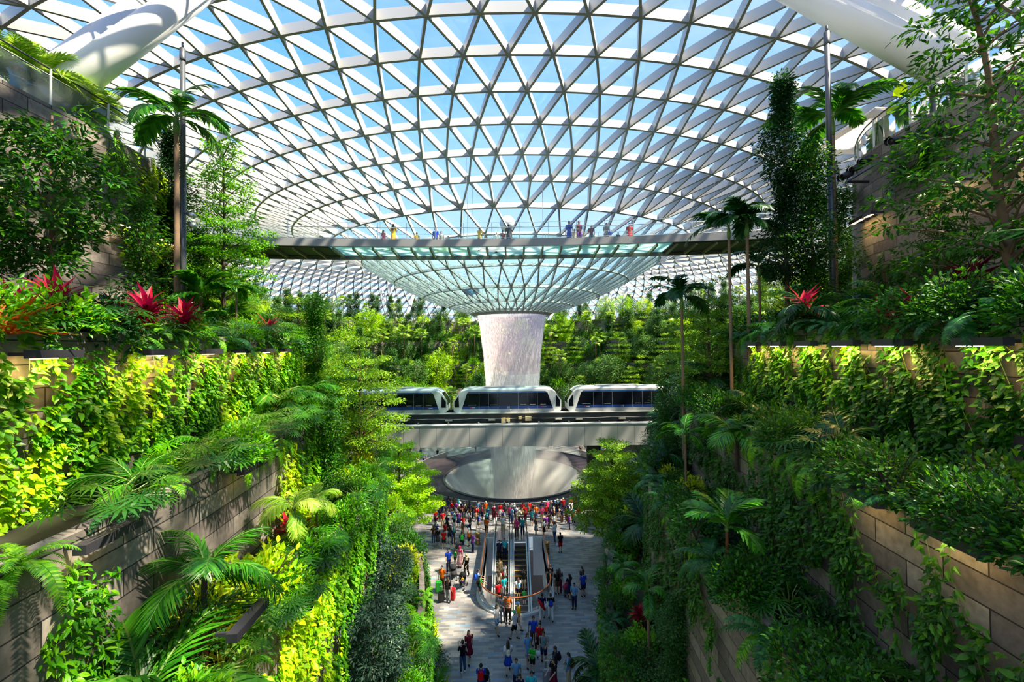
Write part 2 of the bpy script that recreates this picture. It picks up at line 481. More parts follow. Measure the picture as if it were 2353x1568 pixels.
for side, nm in ((-1, 'left'), (1, 'right')):
    wl = MB(); fl = MB()
    for k in range(5):
        L = LV[side][k]; s = 0.0
        for i in range(NST - 1):
            a, b = L[i], L[i + 1]; ds = math.hypot(b[0] - a[0], b[1] - a[1])
            z0a = 0 if k == 0 else level_z(k - 1, i); z0b = 0 if k == 0 else level_z(k - 1, i + 1)
            z1a = level_z(k, i) + 0.25; z1b = level_z(k, i + 1) + 0.25
            f = (0, 1, 2, 3) if side < 0 else (3, 2, 1, 0)
            vs = [(a[0], a[1], z0a), (b[0], b[1], z0b), (b[0], b[1], z1b), (a[0], a[1], z1a)]
            uv = [(s, z0a), (s + ds, z0b), (s + ds, z1b), (s, z1a)]
            wl.add(vs, [f], 0, [[uv[j] for j in f]])
            # coping: 0.25 m wide lip back from the face
            n = V((-(b[1] - a[1]), b[0] - a[0], 0)).normalized() * 0.25
            if n.x * side < 0 and abs(n.x) > 0.02: n = -n
            a2 = (a[0] + n.x, a[1] + n.y); b2 = (b[0] + n.x, b[1] + n.y)
            wl.add([(a[0], a[1], z1a), (b[0], b[1], z1b), (b2[0], b2[1], z1b), (a2[0], a2[1], z1a)], [(0, 1, 2, 3)], 0, [[(s, 0.1), (s + ds, 0.1), (s + ds, .35), (s, .35)]])
            wl.add([(a2[0], a2[1], z1a), (b2[0], b2[1], z1b), (b2[0], b2[1], z1b - .4), (a2[0], a2[1], z1a - .4)], [(0, 1, 2, 3)], 0, [[(s, 0.1), (s + ds, 0.1), (s + ds, .35), (s, .35)]])
            s += ds
            # ledge soil
            if k < 4: Ln = LV[side][k + 1]
            if k < 4:
                c, d = Ln[i], Ln[i + 1]
                fl.add([(a[0], a[1], level_z(k, i)), (b[0], b[1], level_z(k, i + 1)), (d[0], d[1], level_z(k, i + 1)), (c[0], c[1], level_z(k, i))], [(0, 1, 2, 3)])
            else:
                vx = [(p[0] + (p[0] - CX) * 0.9 if i > 50 else p[0] + side * 30, p[1] + ((p[1] - CY) * 0.9 if i > 54 else 0)) for p in (a, b)]
                fl.add([(a[0], a[1], level_z(k, i)), (b[0], b[1], level_z(k, i + 1)), (vx[1][0], vx[1][1], level_z(k, i + 1)), (vx[0][0], vx[0][1], level_z(k, i))], [(0, 1, 2, 3)])
    tag(wl.obj('wall_' + nm, M_STONE), 'stepped stone slab walls on the %s side of the valley' % nm, None, None, 'structure')
    tag(fl.obj('floor_terrace_' + nm, M_SOIL), 'planted terrace beds on the %s side' % nm, None, None, 'structure')

def station(side, k, t):
    """point and tangent on wall k at fractional station t (0..NST-1)"""
    i = int(min(max(t, 0), NST - 1.001)); f = t - i
    L = LV[side][k]; a, b = L[i], L[i + 1]
    p = V((a[0] * (1 - f) + b[0] * f, a[1] * (1 - f) + b[1] * f, 0)); d = V((b[0] - a[0], b[1] - a[1], 0)).normalized()
    return p, d
def st_of_y(side, k, Y):
    L = LV[side][k]
    for i in range(NST - 1):
        if L[i][1] <= Y <= L[i + 1][1]:
            return i + (Y - L[i][1]) / max(1e-6, L[i + 1][1] - L[i][1])
    return 0.0

# ------------------------------------------------------------------ plaza floor with the escalator well and the pool cut out
WELLW, WELLC, WELLF = 2.45, 29.6, 38.3
def well_outline(off=0.0, n=20):
    w_ = WELLW + off; pts = [(w_, WELLF)]
    for i in range(n + 1):
        a = -PI * i / n
        pts.append((w_ * math.cos(a), WELLC + w_ * math.sin(a)))
    pts.append((-w_, WELLF))
    return pts
POOLR = 13.3
bm = bmesh.new()
def ring_edges(pts, z=0.0):
    vs = [bm.verts.new((p[0], p[1], z)) for p in pts]
    es = [bm.edges.new((vs[i], vs[(i + 1) % len(vs)])) for i in range(len(vs))]
    return es
ed = ring_edges([(-40, -8), (40, -8), (40, 96), (-40, 96)])
ed += ring_edges(well_outline())
ed += ring_edges([(CX + POOLR * math.cos(2 * PI * i / 96), CY + POOLR * math.sin(2 * PI * i / 96)) for i in range(96)])
r_ = bmesh.ops.triangle_fill(bm, use_beauty=True, edges=ed)
# drop faces inside the holes
rm = []
for f in bm.faces:
    c = f.calc_center_median()
    inwell = (abs(c.x) < WELLW - 0.001 and WELLC <= c.y <= WELLF) or ((c.x ** 2 + (c.y - WELLC) ** 2) < (WELLW - 0.01) ** 2 and c.y < WELLC)
    if math.hypot(c.x - CX, c.y - CY) < POOLR - 0.02 or inwell: rm.append(f)
bmesh.ops.delete(bm, geom=rm, context='FACES')
for f in bm.faces:
    if f.normal.z < 0: f.normal_flip()
me = bpy.data.meshes.new('floor'); bm.to_mesh(me); bm.free()
tag(mobj('floor', me, M_PAVE), 'slate paved plaza floor', None, None, 'structure')

# ------------------------------------------------------------------ pool: dark slate ring, kerb, acrylic bowl, barrier
M_SLATE = pmat('dark_wet_slate', (0.036, 0.026, 0.038), 0.55, var=0.35, vscale=1.2)
BR = 8.9
t = thing('waterfall_pool', 'round pool with a dark slate surround and a white funnel bowl under the waterfall', 'pool', (CX, CY, 0))
mb = MB(); lathe(mb, [(POOLR, -0.02), (POOLR, 0.28), (POOLR - 0.28, 0.30), (POOLR - 0.30, 0.16), (BR + 0.55, -0.05), (BR + 0.35, -0.02)], 96); mb.obj('slate_surround', M_SLATE, t, True)
mb = MB(); lathe(mb, [(BR + 0.38, -0.06), (BR + 0.36, 0.10), (BR + 0.06, 0.12), (BR, 0.0)], 96); mb.obj('rim', pmat('dark_rim', (0.10, 0.09, 0.10), 0.25), t, True)
def bowlmat():
    m, nt, out = new_mat('white_acrylic')
    tc = nt.nodes.new('ShaderNodeTexCoord'); nz = nt.nodes.new('ShaderNodeTexNoise'); nz.inputs['Scale'].default_value = 0.5; nz.inputs['Detail'].default_value = 6
    mpn = nt.nodes.new('ShaderNodeMapping'); mpn.inputs['Scale'].default_value = (1, 1, 0.4)
    nt.links.new(tc.outputs['Object'], mpn.inputs[0]); nt.links.new(mpn.outputs[0], nz.inputs['Vector'])
    r = ramp(nt, [(0.3, (0.30, 0.28, 0.26)), (0.7, (0.68, 0.67, 0.66))]); nt.links.new(nz.outputs['Fac'], r.inputs[0])
    b = nt.nodes.new('ShaderNodeBsdfPrincipled'); b.inputs['Roughness'].default_value = 0.35
    nt.links.new(r.outputs[0], b.inputs['Base Color']); nt.links.new(b.outputs[0], out.inputs[0]); return m
mb = MB(); lathe(mb, [(BR + 0.02, 0.02), (BR - 0.25, -0.35), (7.9, -1.2), (6.8, -2.4), (5.6, -4.0), (4.8, -6.0), (4.5, -9.0)], 96); mb.obj('bowl', bowlmat(), t, True)
mb = MB(); lathe(mb, [(0.0, -7.6), (2.0, -7.62), (4.7, -7.6)], 48); mb.obj('water_surface', pmat('foaming_water', (0.7, 0.76, 0.78), 0.2, var=0.2, vscale=2), t)
# curved glass barrier round the pool
t = thing('pool_barrier', 'curved glass barrier with a thin pale handrail round the pool', 'barrier', (CX, CY, 0))
mb = MB(); lathe(mb, [(POOLR - 0.14, 0.30), (POOLR - 0.14, 1.12)], 96); mb.obj('glass_panel', M_GLASS, t, True)
mb = MB(); tube(mb, [(math.cos(2 * PI * i / 96) * (POOLR - 0.14), math.sin(2 * PI * i / 96) * (POOLR - 0.14), 1.14) for i in range(96)], 0.035, 8, closed=True); mb.obj('handrail', pmat('pale_rail', (0.62, 0.66, 0.68), 0.3, 0.6), t, True)

# ------------------------------------------------------------------ waterfall
M_WATER = None
def watermat(name, col, a, glow=0.0):
    m, nt, out = new_mat(name)
    t = nt.nodes.new('ShaderNodeBsdfTransparent')
    d = nt.nodes.new('ShaderNodeBsdfDiffuse'); d.inputs[0].default_value = rgba(col)
    tr = nt.nodes.new('ShaderNodeBsdfTranslucent'); tr.inputs[0].default_value = rgba(col)
    s = nt.nodes.new('ShaderNodeMixShader'); s.inputs[0].default_value = 0.5
    nt.links.new(d.outputs[0], s.inputs[1]); nt.links.new(tr.outputs[0], s.inputs[2])
    mx = nt.nodes.new('ShaderNodeMixShader')
    tc = nt.nodes.new('ShaderNodeTexCoord'); mp = nt.nodes.new('ShaderNodeMapping'); mp.inputs['Scale'].default_value = (7, 7, 0.25)
    nz = nt.nodes.new('ShaderNodeTexNoise'); nz.inputs['Scale'].default_value = 1.6; nz.inputs['Detail'].default_value = 5; nz.inputs['Roughness'].default_value = 0.7
    nt.links.new(tc.outputs['Object'], mp.inputs[0]); nt.links.new(mp.outputs[0], nz.inputs['Vector'])
    mr = nt.nodes.new('ShaderNodeMapRange'); mr.inputs['From Min'].default_value = 0.38; mr.inputs['From Max'].default_value = 0.62
    mr.inputs['To Min'].default_value = max(0, a - 0.3); mr.inputs['To Max'].default_value = min(1, a + 0.3)
    nt.links.new(nz.outputs['Fac'], mr.inputs['Value']); nt.links.new(mr.outputs[0], mx.inputs[0])
    nt.links.new(t.outputs[0], mx.inputs[1]); nt.links.new(s.outputs[0], mx.inputs[2]); nt.links.new(mx.outputs[0], out.inputs[0])
    return m
t = thing('waterfall', 'tall white indoor waterfall dropping from the roof funnel into the pool', 'waterfall', (CX, CY, -7.5))
ZL = 21.3 + 7.5
def wr(z):   # radius of the falling water at world height z
    return interp(z, [-7.5, 0, 7, 11.5, 16, 20, 21.2], [2.3, 2.6, 2.75, 3.45, 3.75, 4.25, 4.5])
mb = MB(); lathe(mb, [(wr(z), z + 7.5) for z in (21.25, 20, 18, 16, 13.5)], 72); mb.obj('upper_curtain', watermat('water_sheet_upper', (0.98, 0.82, 0.90), 0.5), t, True)
mb = MB(); lathe(mb, [(wr(z), z + 7.5) for z in (13.5, 11, 9, 7, 4, 0, -4, -7.4)], 72); mb.obj('lower_curtain', watermat('water_sheet_lower', (0.98, 0.98, 0.99), 0.72), t, True)
def streaks(n, z0, z1, spread, lmin, lmax, wmin, wmax):
    z = RNG.uniform(z0, z1, n); a = RNG.uniform(0, 2 * PI, n)
    r = np.interp(z, [-7.5, 0, 7, 11.5, 16, 20, 21.2], [2.3, 2.6, 2.75, 3.45, 3.75, 4.25, 4.5]) * (1 + RNG.normal(0, spread, n))
    L = RNG.uniform(lmin, lmax, n); W = RNG.uniform(wmin, wmax, n)
    c = np.stack([r * np.cos(a), r * np.sin(a), z + 7.5], 1); e = np.stack([-np.sin(a), np.cos(a), np.zeros(n)], 1); o_ = np.stack([np.cos(a), np.sin(a), np.zeros(n)], 1)
    up = np.zeros((n, 3)); up[:, 2] = 1
    vs = np.stack([c + up * L[:, None] * .5, c + e * W[:, None], c - e * W[:, None] * .5 + o_ * W[:, None] * .8, c - e * W[:, None] * .5 - o_ * W[:, None] * .8, c - up * L[:, None] * .5], 1).reshape(-1, 3)
    base = np.array([(0, 1, 2), (0, 2, 3), (0, 3, 1), (4, 2, 1), (4, 3, 2), (4, 1, 3)])
    f = (base[None] + (np.arange(n) * 5)[:, None, None]).reshape(-1, 3)
    return vs, f
M_DROP = pmat('water_droplets', (0.98, 0.92, 0.96), 0.2)
mb = MB(); vs, f = streaks(15000, 11.0, 21.0, 0.014, 0.1, 0.6, 0.005, 0.015); mb.add(vs, f)
o = mb.obj('falling_drops', M_DROP, t); o['kind'] = 'stuff'
mb = MB(); vs, f = streaks(14000, -7, 11.5, 0.10, 0.3, 1.6, 0.006, 0.02); mb.add(vs, f)
o = mb.obj('falling_spray', M_DROP, t); o['kind'] = 'stuff'
# lip ring
t = thing('waterfall_lip', 'grey steel ring at the mouth of the roof funnel', 'ring', (CX, CY, 21.0))
mb = MB(); lathe(mb, [(4.55, 0.25), (4.6, 0.05), (4.95, 0.0), (5.3, 0.35), (5.42, 0.62), (5.3, 0.75), (4.7, 0.7), (4.55, 0.25)], 96); mb.obj('ring', M_GREY, t, True)
# mist over the pool
def mistmat(dens):
    m, nt, out = new_mat('water_mist')
    v = nt.nodes.new('ShaderNodeVolumeScatter'); v.inputs['Color'].default_value = (0.97, 0.97, 1, 1); v.inputs['Density'].default_value = dens
    nt.links.new(v.outputs[0], out.inputs['Volume']); return m
mb = MB(); ellipsoid(mb, (CX, CY, 0.9), (7.8, 7.8, 3.4), 40, 14)
tag(mb.obj('water_mist', mistmat(0.085), None, True), 'thin white mist hanging over the pool bowl', 'mist', None, 'stuff')

# ------------------------------------------------------------------ escalator well
M_WHITEP = pmat('white_panel', (0.78, 0.78, 0.76), 0.4)
M_COPPER = pmat('copper_handrail', (0.42, 0.13, 0.05), 0.3, 0.3)
t = thing('escalator_well', 'rounded white-rimmed well in the floor round the two escalators', 'stairwell', (0, 0, 0))
ol = well_outline(0.0, 28); oo = well_outline(0.22, 28)
mb = MB()
n = len(ol)
for i in range(n - 1):
    a, b, c, d = ol[i], ol[i + 1], oo[i + 1], oo[i]
    mb.add([(a[0], a[1], -0.0), (b[0], b[1], 0.0), (b[0], b[1], 0.14), (a[0], a[1], .14), (d[0], d[1], 0.14), (c[0], c[1], 0.14), (d[0], d[1], 0.0), (c[0], c[1], 0.0)],
           [(0, 1, 2, 3), (3, 2, 5, 4), (4, 5, 7, 6)])
    mb.add([(a[0], a[1], 0), (b[0], b[1], 0), (b[0], b[1], -1.25), (a[0], a[1], -1.25)], [(0, 1, 2, 3)])
mb.obj('rim', M_WHITEP, t)
for s in (-1, 1):   # white cheek walls falling away below the plaza on each side
    mb = MB(); pr = []
    for i in range(13):
        y = WELLF - 8.0 * i / 12
        zt = -3.6 - 0.0 * i
        pr.append((s * WELLW, y))
    for i in range(12):
        a, b = pr[i], pr[i + 1]
        mb.add([(a[0], a[1], -0.05), (b[0], b[1], -0.05), (b[0], b[1], -1.2 - 2.6 * math.cos(PI / 2 * (i + 1) / 12)), (a[0], a[1], -1.2 - 2.6 * math.cos(PI / 2 * i / 12))], [(0, 1, 2, 3)])
    mb.add([(s * 1.62, WELLF - 0.02, 0), (s * WELLW, WELLF - .02, 0), (s * WELLW, WELLF - .02, -3.4), (s * 1.62, WELLF - .02, -3.4)], [(0, 1, 2, 3)])
    mb.obj('side_wall', M_WHITEP, t)
mb = MB()
box(mb, -9, 9, 18, 48, -6.0, -5.8)
mb.obj('lower_floor', pmat('lower_floor', (0.16, 0.10, 0.09), 0.35), t)
mb = MB(); ro = well_outline(-0.02, 28)
for i in range(len(ro) - 1):
    a, b = ro[i], ro[i + 1]
    mb.add([(a[0], a[1], 0.14), (b[0], b[1], 0.14), (b[0], b[1], 1.1), (a[0], a[1], 1.1)], [(0, 1, 2, 3)])
mb.obj('glass_balustrade', M_GLASS, t)
mb = MB(); tube(mb, [(p[0], p[1], 1.13) for p in ro], 0.045, 8); mb.obj('handrail', M_COPPER, t, True)

M_STEP = pmat('escalator_step', (0.045, 0.04, 0.045), 0.5); M_YEL = pmat('yellow_edge', (0.75, 0.42, 0.03), 0.5)
M_BELT = pmat('black_handrail', (0.02, 0.02, 0.02), 0.35)
SL = math.tan(math.radians(30)); ETOP = 37.6
def escalator(xc, label):
    t = thing('escalator', label, 'escalator', (xc, 0, 0), 0, 'escalators between the plaza and the floor below')
    stm = MB(); yl = MB()
    nst = 26; run = 0.40
    for i in range(nst):
        y = ETOP - i * run; z = -(i) * run * SL
        box(stm, -0.5, 0.5, y - run, y + 0.02, z - run * SL - 0.25, z - run * SL * 1.0)
        box(yl, -0.5, 0.5, y - run, y - run + 0.05, z - run * SL, z - run * SL + 0.006)
    st_o = stm.obj('steps', M_STEP, t); yl.obj('step_edges', M_YEL, st_o)
    mb = MB(); box(mb, -0.5, 0.5, ETOP, 39.6, -0.12, 0.02); mb.obj('landing_plate', M_CHROME, t)
    yb = ETOP - nst * run; zb = -nst * run * SL
    for s in (-1, 1):
        mb = MB()
        x0 = s * 0.52; x1 = s * 0.80
        P = [(39.5, 0.12), (ETOP, 0.12), (yb, zb + 0.12), (yb - 1.2, zb + 0.12)]
        for j in range(3):
            (y0, z0), (y1, z1) = P[j], P[j + 1]
            mb.add([(x0, y0, z0), (x1, y0, z0), (x1, y1, z1), (x0, y1, z1), (x0, y0, z0 - .55), (x1, y0, z0 - .55), (x1, y1, z1 - .55), (x0, y1, z1 - .55)],
                   [(0, 1, 2, 3), (0, 3, 7, 4), (1, 5, 6, 2), (4, 7, 6, 5)])
        deck = mb.obj('skirt_deck', pmat('escalator_deck', (0.62, 0.63, 0.65), 0.3, 0.3), t)
        mb = MB()
        xm = s * 0.62
        for j in range(3):
            (y0, z0), (y1, z1) = P[j], P[j + 1]
            mb.add([(xm, y0, z0), (xm, y1, z1), (xm, y1, z1 + .85), (xm, y0, z0 + .85)], [(0, 1, 2, 3)])
        mb.obj('glass_side', M_GLASS, deck)
        mb = MB(); tube(mb, [(xm, 39.5, 0.25), (xm, 39.75, .6), (xm, 39.5, .95), (xm, ETOP, .97), (xm, yb, zb + .97), (xm, yb - 1.2, zb + .97)], 0.04, 8); mb.obj('handrail', M_BELT, t, True)
    return t
escalator(-1.06, 'moving staircase crowded with riders, the one nearer the green suitcase')
escalator(0.46, 'moving staircase with many bare yellow-edged steps, nearer the brass litter bin')
# ------------------------------------------------------------------ guideway, parapet bridge and train
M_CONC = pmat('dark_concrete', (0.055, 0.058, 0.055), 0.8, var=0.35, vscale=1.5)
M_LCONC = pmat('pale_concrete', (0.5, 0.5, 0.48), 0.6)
t = thing('pedestrian_bridge', 'long straight bridge faced with pale grey panels in front of the railway', 'bridge', (0, 43.0, 0))
mb = MB(); x = -26.0
PW = 1.66
while x < 26.0:
    box(mb, x + 0.012, x + PW - 0.012, 0.0, 0.06, 6.95, 9.12); x += PW
mb.obj('panelling', pmat('fascia_panel', (0.40, 0.40, 0.41), 0.5, 0.0, var=0.08, vscale=0.4), t)
mb = MB(); box(mb, -26, 26, 0.06, 1.7, 7.0, 9.0); mb.obj('deck', M_CONC, t)
mb = MB(); box(mb, -26, 26, -0.05, 0.45, 9.12, 9.22); mb.obj('coping', pmat('white_coping', (0.72, 0.74, 0.76), 0.35), t)
for i in range(-9, 10):
    mb = MB(); xx = i * 3.05 - 0.4
    box(mb, xx - 0.12, xx + 0.12, 0.1, 0.35, 9.22, 9.30); box(mb, xx - 0.10, xx + 0.02, 0.15, 0.3, 9.30, 9.42)
    mb.obj('floodlight', M_CHROME, t)
t2 = thing('bridge_pier', 'dark round pier under the grey bridge beside the far crowd', 'pier', (8.7, 46.5, 0))
mb = MB(); lathe(mb, [(0.75, 0), (0.75, 8.0)], 28); mb.obj('shaft', M_CONC, t2, True)
mb = MB(); box(mb, -1.3, 1.3, -1.6, 1.6, 7.5, 8.0); mb.obj('crosshead', M_CONC, t2)

t = thing('railway_guideway', 'dark concrete railway guideway carrying the white train', 'guideway', (0, 45.2, 0))
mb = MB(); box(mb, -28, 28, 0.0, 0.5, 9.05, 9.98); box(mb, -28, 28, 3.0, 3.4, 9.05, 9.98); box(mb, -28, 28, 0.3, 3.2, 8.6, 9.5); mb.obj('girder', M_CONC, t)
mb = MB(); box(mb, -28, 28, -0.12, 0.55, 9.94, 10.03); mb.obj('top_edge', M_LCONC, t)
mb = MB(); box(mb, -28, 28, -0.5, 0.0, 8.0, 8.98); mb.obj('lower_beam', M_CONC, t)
mb = MB(); tube(mb, [(x_, -0.04, 9.42 + 0.03 * math.sin(x_ * 1.3)) for x_ in np.linspace(-28, 28, 60)], 0.025, 6); mb.obj('cable', pmat('cable_grey', (0.35, 0.36, 0.38), 0.5), t, True)
for (px, pw_, py, ph) in ((1157, 10, 966, 11), (1168, 8, 965, 8), (1195, 7, 960, 6), (1214, 14, 962, 10)):
    a = PY(px, py, 45.0); s_ = 45 / 980
    mb = MB(); box(mb, a.x - pw_ * s_ / 2, a.x + pw_ * s_ / 2, -0.35, -0.08, a.z - ph * s_ / 2, a.z + ph * s_ / 2)
    mb.obj('junction_box', pmat('cream_box', (0.62, 0.52, 0.30), 0.5), t)
for px in (927, 1031, 1130, 1284, 1331, 1430, 1533):
    a = PY(px, 965, 45.0); mb = MB(); box(mb, a.x - 0.35, a.x + 0.35, -0.3, -0.05, 9.25, 9.36); mb.obj('bracket_lamp', pmat('bracket_grey', (0.5, 0.48, 0.42), 0.4), t)
for px in (1173, 1207, 1216, 1247):
    a = PY(px, 945, 45.0); mb = MB(); tube(mb, [(a.x, -0.05, 10.0), (a.x, -0.05, 10.42)], 0.04, 6); tube(mb, [(a.x - .1, -0.05, 10.36), (a.x + .1, -0.05, 10.36)], 0.035, 6); mb.obj('signal_post', M_LCONC, t)

M_TWHITE = pmat('train_white', (0.80, 0.82, 0.84), 0.25, 0.15)
M_TGLASS = pmat('train_tinted_glass', (0.006, 0.008, 0.014), 0.08, 0.0, 0.3)
M_TBLUE = pmat('train_blue', (0.015, 0.05, 0.22), 0.3)
M_TSILV = pmat('train_silver', (0.45, 0.47, 0.5), 0.35, 0.4)
M_RED = pmat('red_paint', (0.6, 0.02, 0.02), 0.4)
def text_mesh(s, size, name='lettering'):
    cu = bpy.data.curves.new('txt', 'FONT'); cu.body = s; cu.size = size; cu.align_x = 'CENTER'; cu.align_y = 'CENTER'; cu.extrude = 0.004
    tmp = bpy.data.objects.new('tmp', cu); COL.objects.link(tmp)
    dg = bpy.context.evaluated_depsgraph_get(); me = bpy.data.meshes.new_from_object(tmp.evaluated_get(dg)); me.name = name
    bpy.data.objects.remove(tmp); return me
CL = 11.5; CH = 2.72; CD = 2.6
def train_car(xc, num, label):
    t = thing('train_car', label, 'train', (xc, 45.45, 9.98), 0, 'cars of the white airport train')
    prof = [(-5.45, 0.0), (-5.72, 0.25), (-5.75, 1.25), (-5.15, 2.15), (-4.75, 2.5), (-4.2, 2.62)]
    prof = prof + [(-x, z) for x, z in prof[::-1]]
    mb = MB(); n = len(prof)
    secs = [(0.0, 0.0, 0), (CD, 0.0, 0)]
    vs = []
    # outer sides with a chamfered roof edge
    for (y, ins) in ((0.0, 0.16), (0.16, 0.0), (CD - 0.16, 0.0), (CD, 0.16)):
        for (x, z) in prof:
            zz = z - (ins if z > 2.4 else 0.0); vs.append((x * (1 - 0.002 * ins), y, zz))
    fs = []
    for k in range(3):
        for i in range(n):
            j = (i + 1) % n; fs.append((k * n + i, k * n + j, (k + 1) * n + j, (k + 1) * n + i))
    fs.append(tuple(range(n))); fs.append(tuple(3 * n + i for i in range(n))[::-1])
    mb.add(vs, fs); body = mb.obj('body', M_TWHITE, t)
    first_band = None
    for (y0, sgn) in ((-0.012, 1), (CD + 0.012, -1)):
        mb = MB(); mb.add([(-4.75, y0, 0.72), (4.75, y0, 0.72), (4.28, y0, 2.12), (-4.28, y0, 2.12)], [(0, 1, 2, 3)]); wb_ = mb.obj('window_band', M_TGLASS, t); first_band = wb_ if sgn == 1 else first_band
        mb = MB(); mb.add([(-4.86, y0, 0.42), (4.86, y0, 0.42), (4.75, y0, 0.72), (-4.75, y0, 0.72)], [(0, 1, 2, 3)]); mb.obj('blue_stripe', M_TBLUE, t)
        mb = MB(); mb.add([(-4.98, y0, 0.04), (4.98, y0, 0.04), (4.86, y0, 0.42), (-4.86, y0, 0.42)], [(0, 1, 2, 3)]); mb.obj('silver_skirt', M_TSILV, t)
        mb = MB(); mb.add([(-4.2, y0, 2.14), (4.2, y0, 2.14), (4.1, y0, 2.26), (-4.1, y0, 2.26)], [(0, 1, 2, 3)]); mb.obj('roof_stripe', pmat('train_roof_blue', (0.03, 0.12, 0.40), 0.3), t)
        for s in (-1, 1):
            mb = MB(); mb.add([(s * 5.62, y0, 0.62), (s * 5.62, y0, 1.22), (s * 5.18, y0, 1.88), (s * 5.12, y0, 0.62)], [(0, 1, 2, 3) if s < 0 else (3, 2, 1, 0)]); mb.obj('quarter_window', M_TGLASS, t)
    mb = MB()
    for x in (-3.0, -2.0, -1.0, 1.15, 2.2, 3.2):
        box(mb, x - 0.011, x + 0.011, -0.02, -0.008, 0.1, 2.12)
    mb.obj('door_seam', M_TSILV, first_band)
    mb = MB()
    for (x0, x1) in ((-4.2, -3.3), (-1.85, -1.15), (1.4, 2.0), (2.4, 3.0), (3.5, 4.1)):
        box(mb, x0, x1, -0.02, -0.008, 0.84, 0.87)
    mb.obj('seat_rail', pmat('pale_interior', (0.5, 0.5, 0.48), 0.5), first_band)
    for s in (-1, 1):
        mb = MB(); x0 = s * 5.77
        mb.add([(s * 5.765, 0.3, 0.9), (s * 5.765, CD - .3, 0.9), (s * 5.765, CD - .3, 1.25), (s * 5.765, .3, 1.25), (s * 5.18, CD - .35, 2.14), (s * 5.18, .35, 2.14)], [(0, 1, 2, 3), (3, 2, 4, 5)]); mb.obj('windscreen', M_TGLASS, t)
    mb = MB(); box(mb, -2.5, 1.9, 0.5, CD - .5, 2.6, 2.72); mb.obj('roof_unit', M_TSILV, t)
    if num:
        o = mobj('fleet_number', text_mesh(num, 0.32), pmat('white_letter', (0.8, 0.8, 0.8), 0.5), t); o.location = (0.1, -0.02, 0.57); o.rotation_euler = (PI / 2, 0, 0)
    for x in (-3.9, 3.7):
        mb = MB(); ellipsoid(mb, (x, -0.015, 0.58), (0.07, 0.01, 0.07), 10, 6); mb.obj('red_emblem', M_RED, t)
        mb = MB()
        for q in range(4): box(mb, x + 0.12 + q * 0.1, x + 0.19 + q * 0.1, -0.02, -0.01, 0.54, 0.61)
        mb.obj('white_emblem_text', pmat('white_letter', (0.8, 0.8, 0.8), 0.5), t)
    return t
c3 = PY(1429, 945, 45.4).x; c2 = PY(1166, 945, 45.4).x
train_car(c3, '15', 'white rail car numbered fifteen, its end beside the slender dark palm')
train_car(c2, '10', 'white rail car in front of the waterfall, middle of the train')
train_car(c2 - (c3 - c2), '', 'white rail car partly hidden behind the bright green tree')

# ------------------------------------------------------------------ canopy bridge
BRR = 130.0; BRY = 31.6
def arc(x, off=0.0):   # point on the bridge edge; off = distance behind the near edge
    a = math.asin(x / BRR); return V((math.sin(a) * (BRR + off), BRY - BRR + math.cos(a) * (BRR + off), 0))
XS = [x * 0.7 for x in range(-34, 31)]
BW = 3.5
def sweep(mb, xs, prof, closed=True):
    m = len(prof); vs = []
    for x in xs:
        for (off, z) in prof:
            p = arc(x, off); vs.append((p.x, p.y, z))
    fs = []
    for i in range(len(xs) - 1):
        for k in range(m if closed else m - 1):
            j = (k + 1) % m; fs.append((i * m + k, (i + 1) * m + k, (i + 1) * m + j, i * m + j))
    if closed: fs.append(tuple(range(m))); fs.append(tuple((len(xs) - 1) * m + k for k in range(m))[::-1])
    mb.add(vs, fs)
t = thing('canopy_bridge', 'slim curved glass-floored footbridge hung high across the valley', 'bridge', (0, 0, 0))
mb = MB(); sweep(mb, XS, [(0, 24.50), (0, 25.04), (0.22, 25.05), (0.22, 24.5)]); mb.obj('near_edge_beam', M_GREY, t)
mb = MB(); sweep(mb, XS, [(BW - .25, 24.18), (BW - .25, 24.58), (BW, 24.6), (BW, 24.2)]); mb.obj('far_edge_beam', pmat('brown_grey_steel', srgb(105, 100, 98), 0.5), t)
XG = [x for x in XS if -13.4 <= x <= 11.9]
mb = MB(); sweep(mb, XG, [(0.22, 24.49), (BW - .25, 24.49), (BW - .25, 24.53), (0.22, 24.53)])
mb.obj('glass_floor', glass_mat('floor_glass', (0.80, 0.96, 0.95), 0.10, 0.42, (0.62, 0.93, 0.92)), t)
M_BLK = pmat('dark_soffit', (0.015, 0.014, 0.018), 0.6)
mb = MB(); sweep(mb, [x for x in XS if x <= -13.2], [(0.22, 24.42), (BW - .25, 24.42), (BW - .25, 24.53), (0.22, 24.53)]); mb.obj('solid_deck', M_BLK, t)
mb = MB(); sweep(mb, [x for x in XS if x >= 11.8], [(0.22, 24.42), (BW - .25, 24.42), (BW - .25, 24.53), (0.22, 24.53)]); mb.obj('solid_deck', M_BLK, t)
x = -22.8
while x < 20.5:
    a = arc(x, 0.25); b = arc(x, BW - 0.2); mb = MB()
    d = (b - a).normalized(); s = V((d.y, -d.x, 0)) * 0.07
    vs = [tuple(a + s + V((0, 0, 24.48))), tuple(a - s + V((0, 0, 24.48))), tuple(b - s + V((0, 0, 24.48))), tuple(b + s + V((0, 0, 24.48))),
          tuple(a + s + V((0, 0, 24.30))), tuple(a - s + V((0, 0, 24.30))), tuple(b - s + V((0, 0, 24.2))), tuple(b + s + V((0, 0, 24.2)))]
    mb.add(vs, [(0, 1, 2, 3), (4, 7, 6, 5), (0, 4, 5, 1), (1, 5, 6, 2), (2, 6, 7, 3), (3, 7, 4, 0)]); mb.obj('crossbeam', pmat('olive_grey_steel', srgb(128, 124, 104), 0.5), t)
    x += 1.4
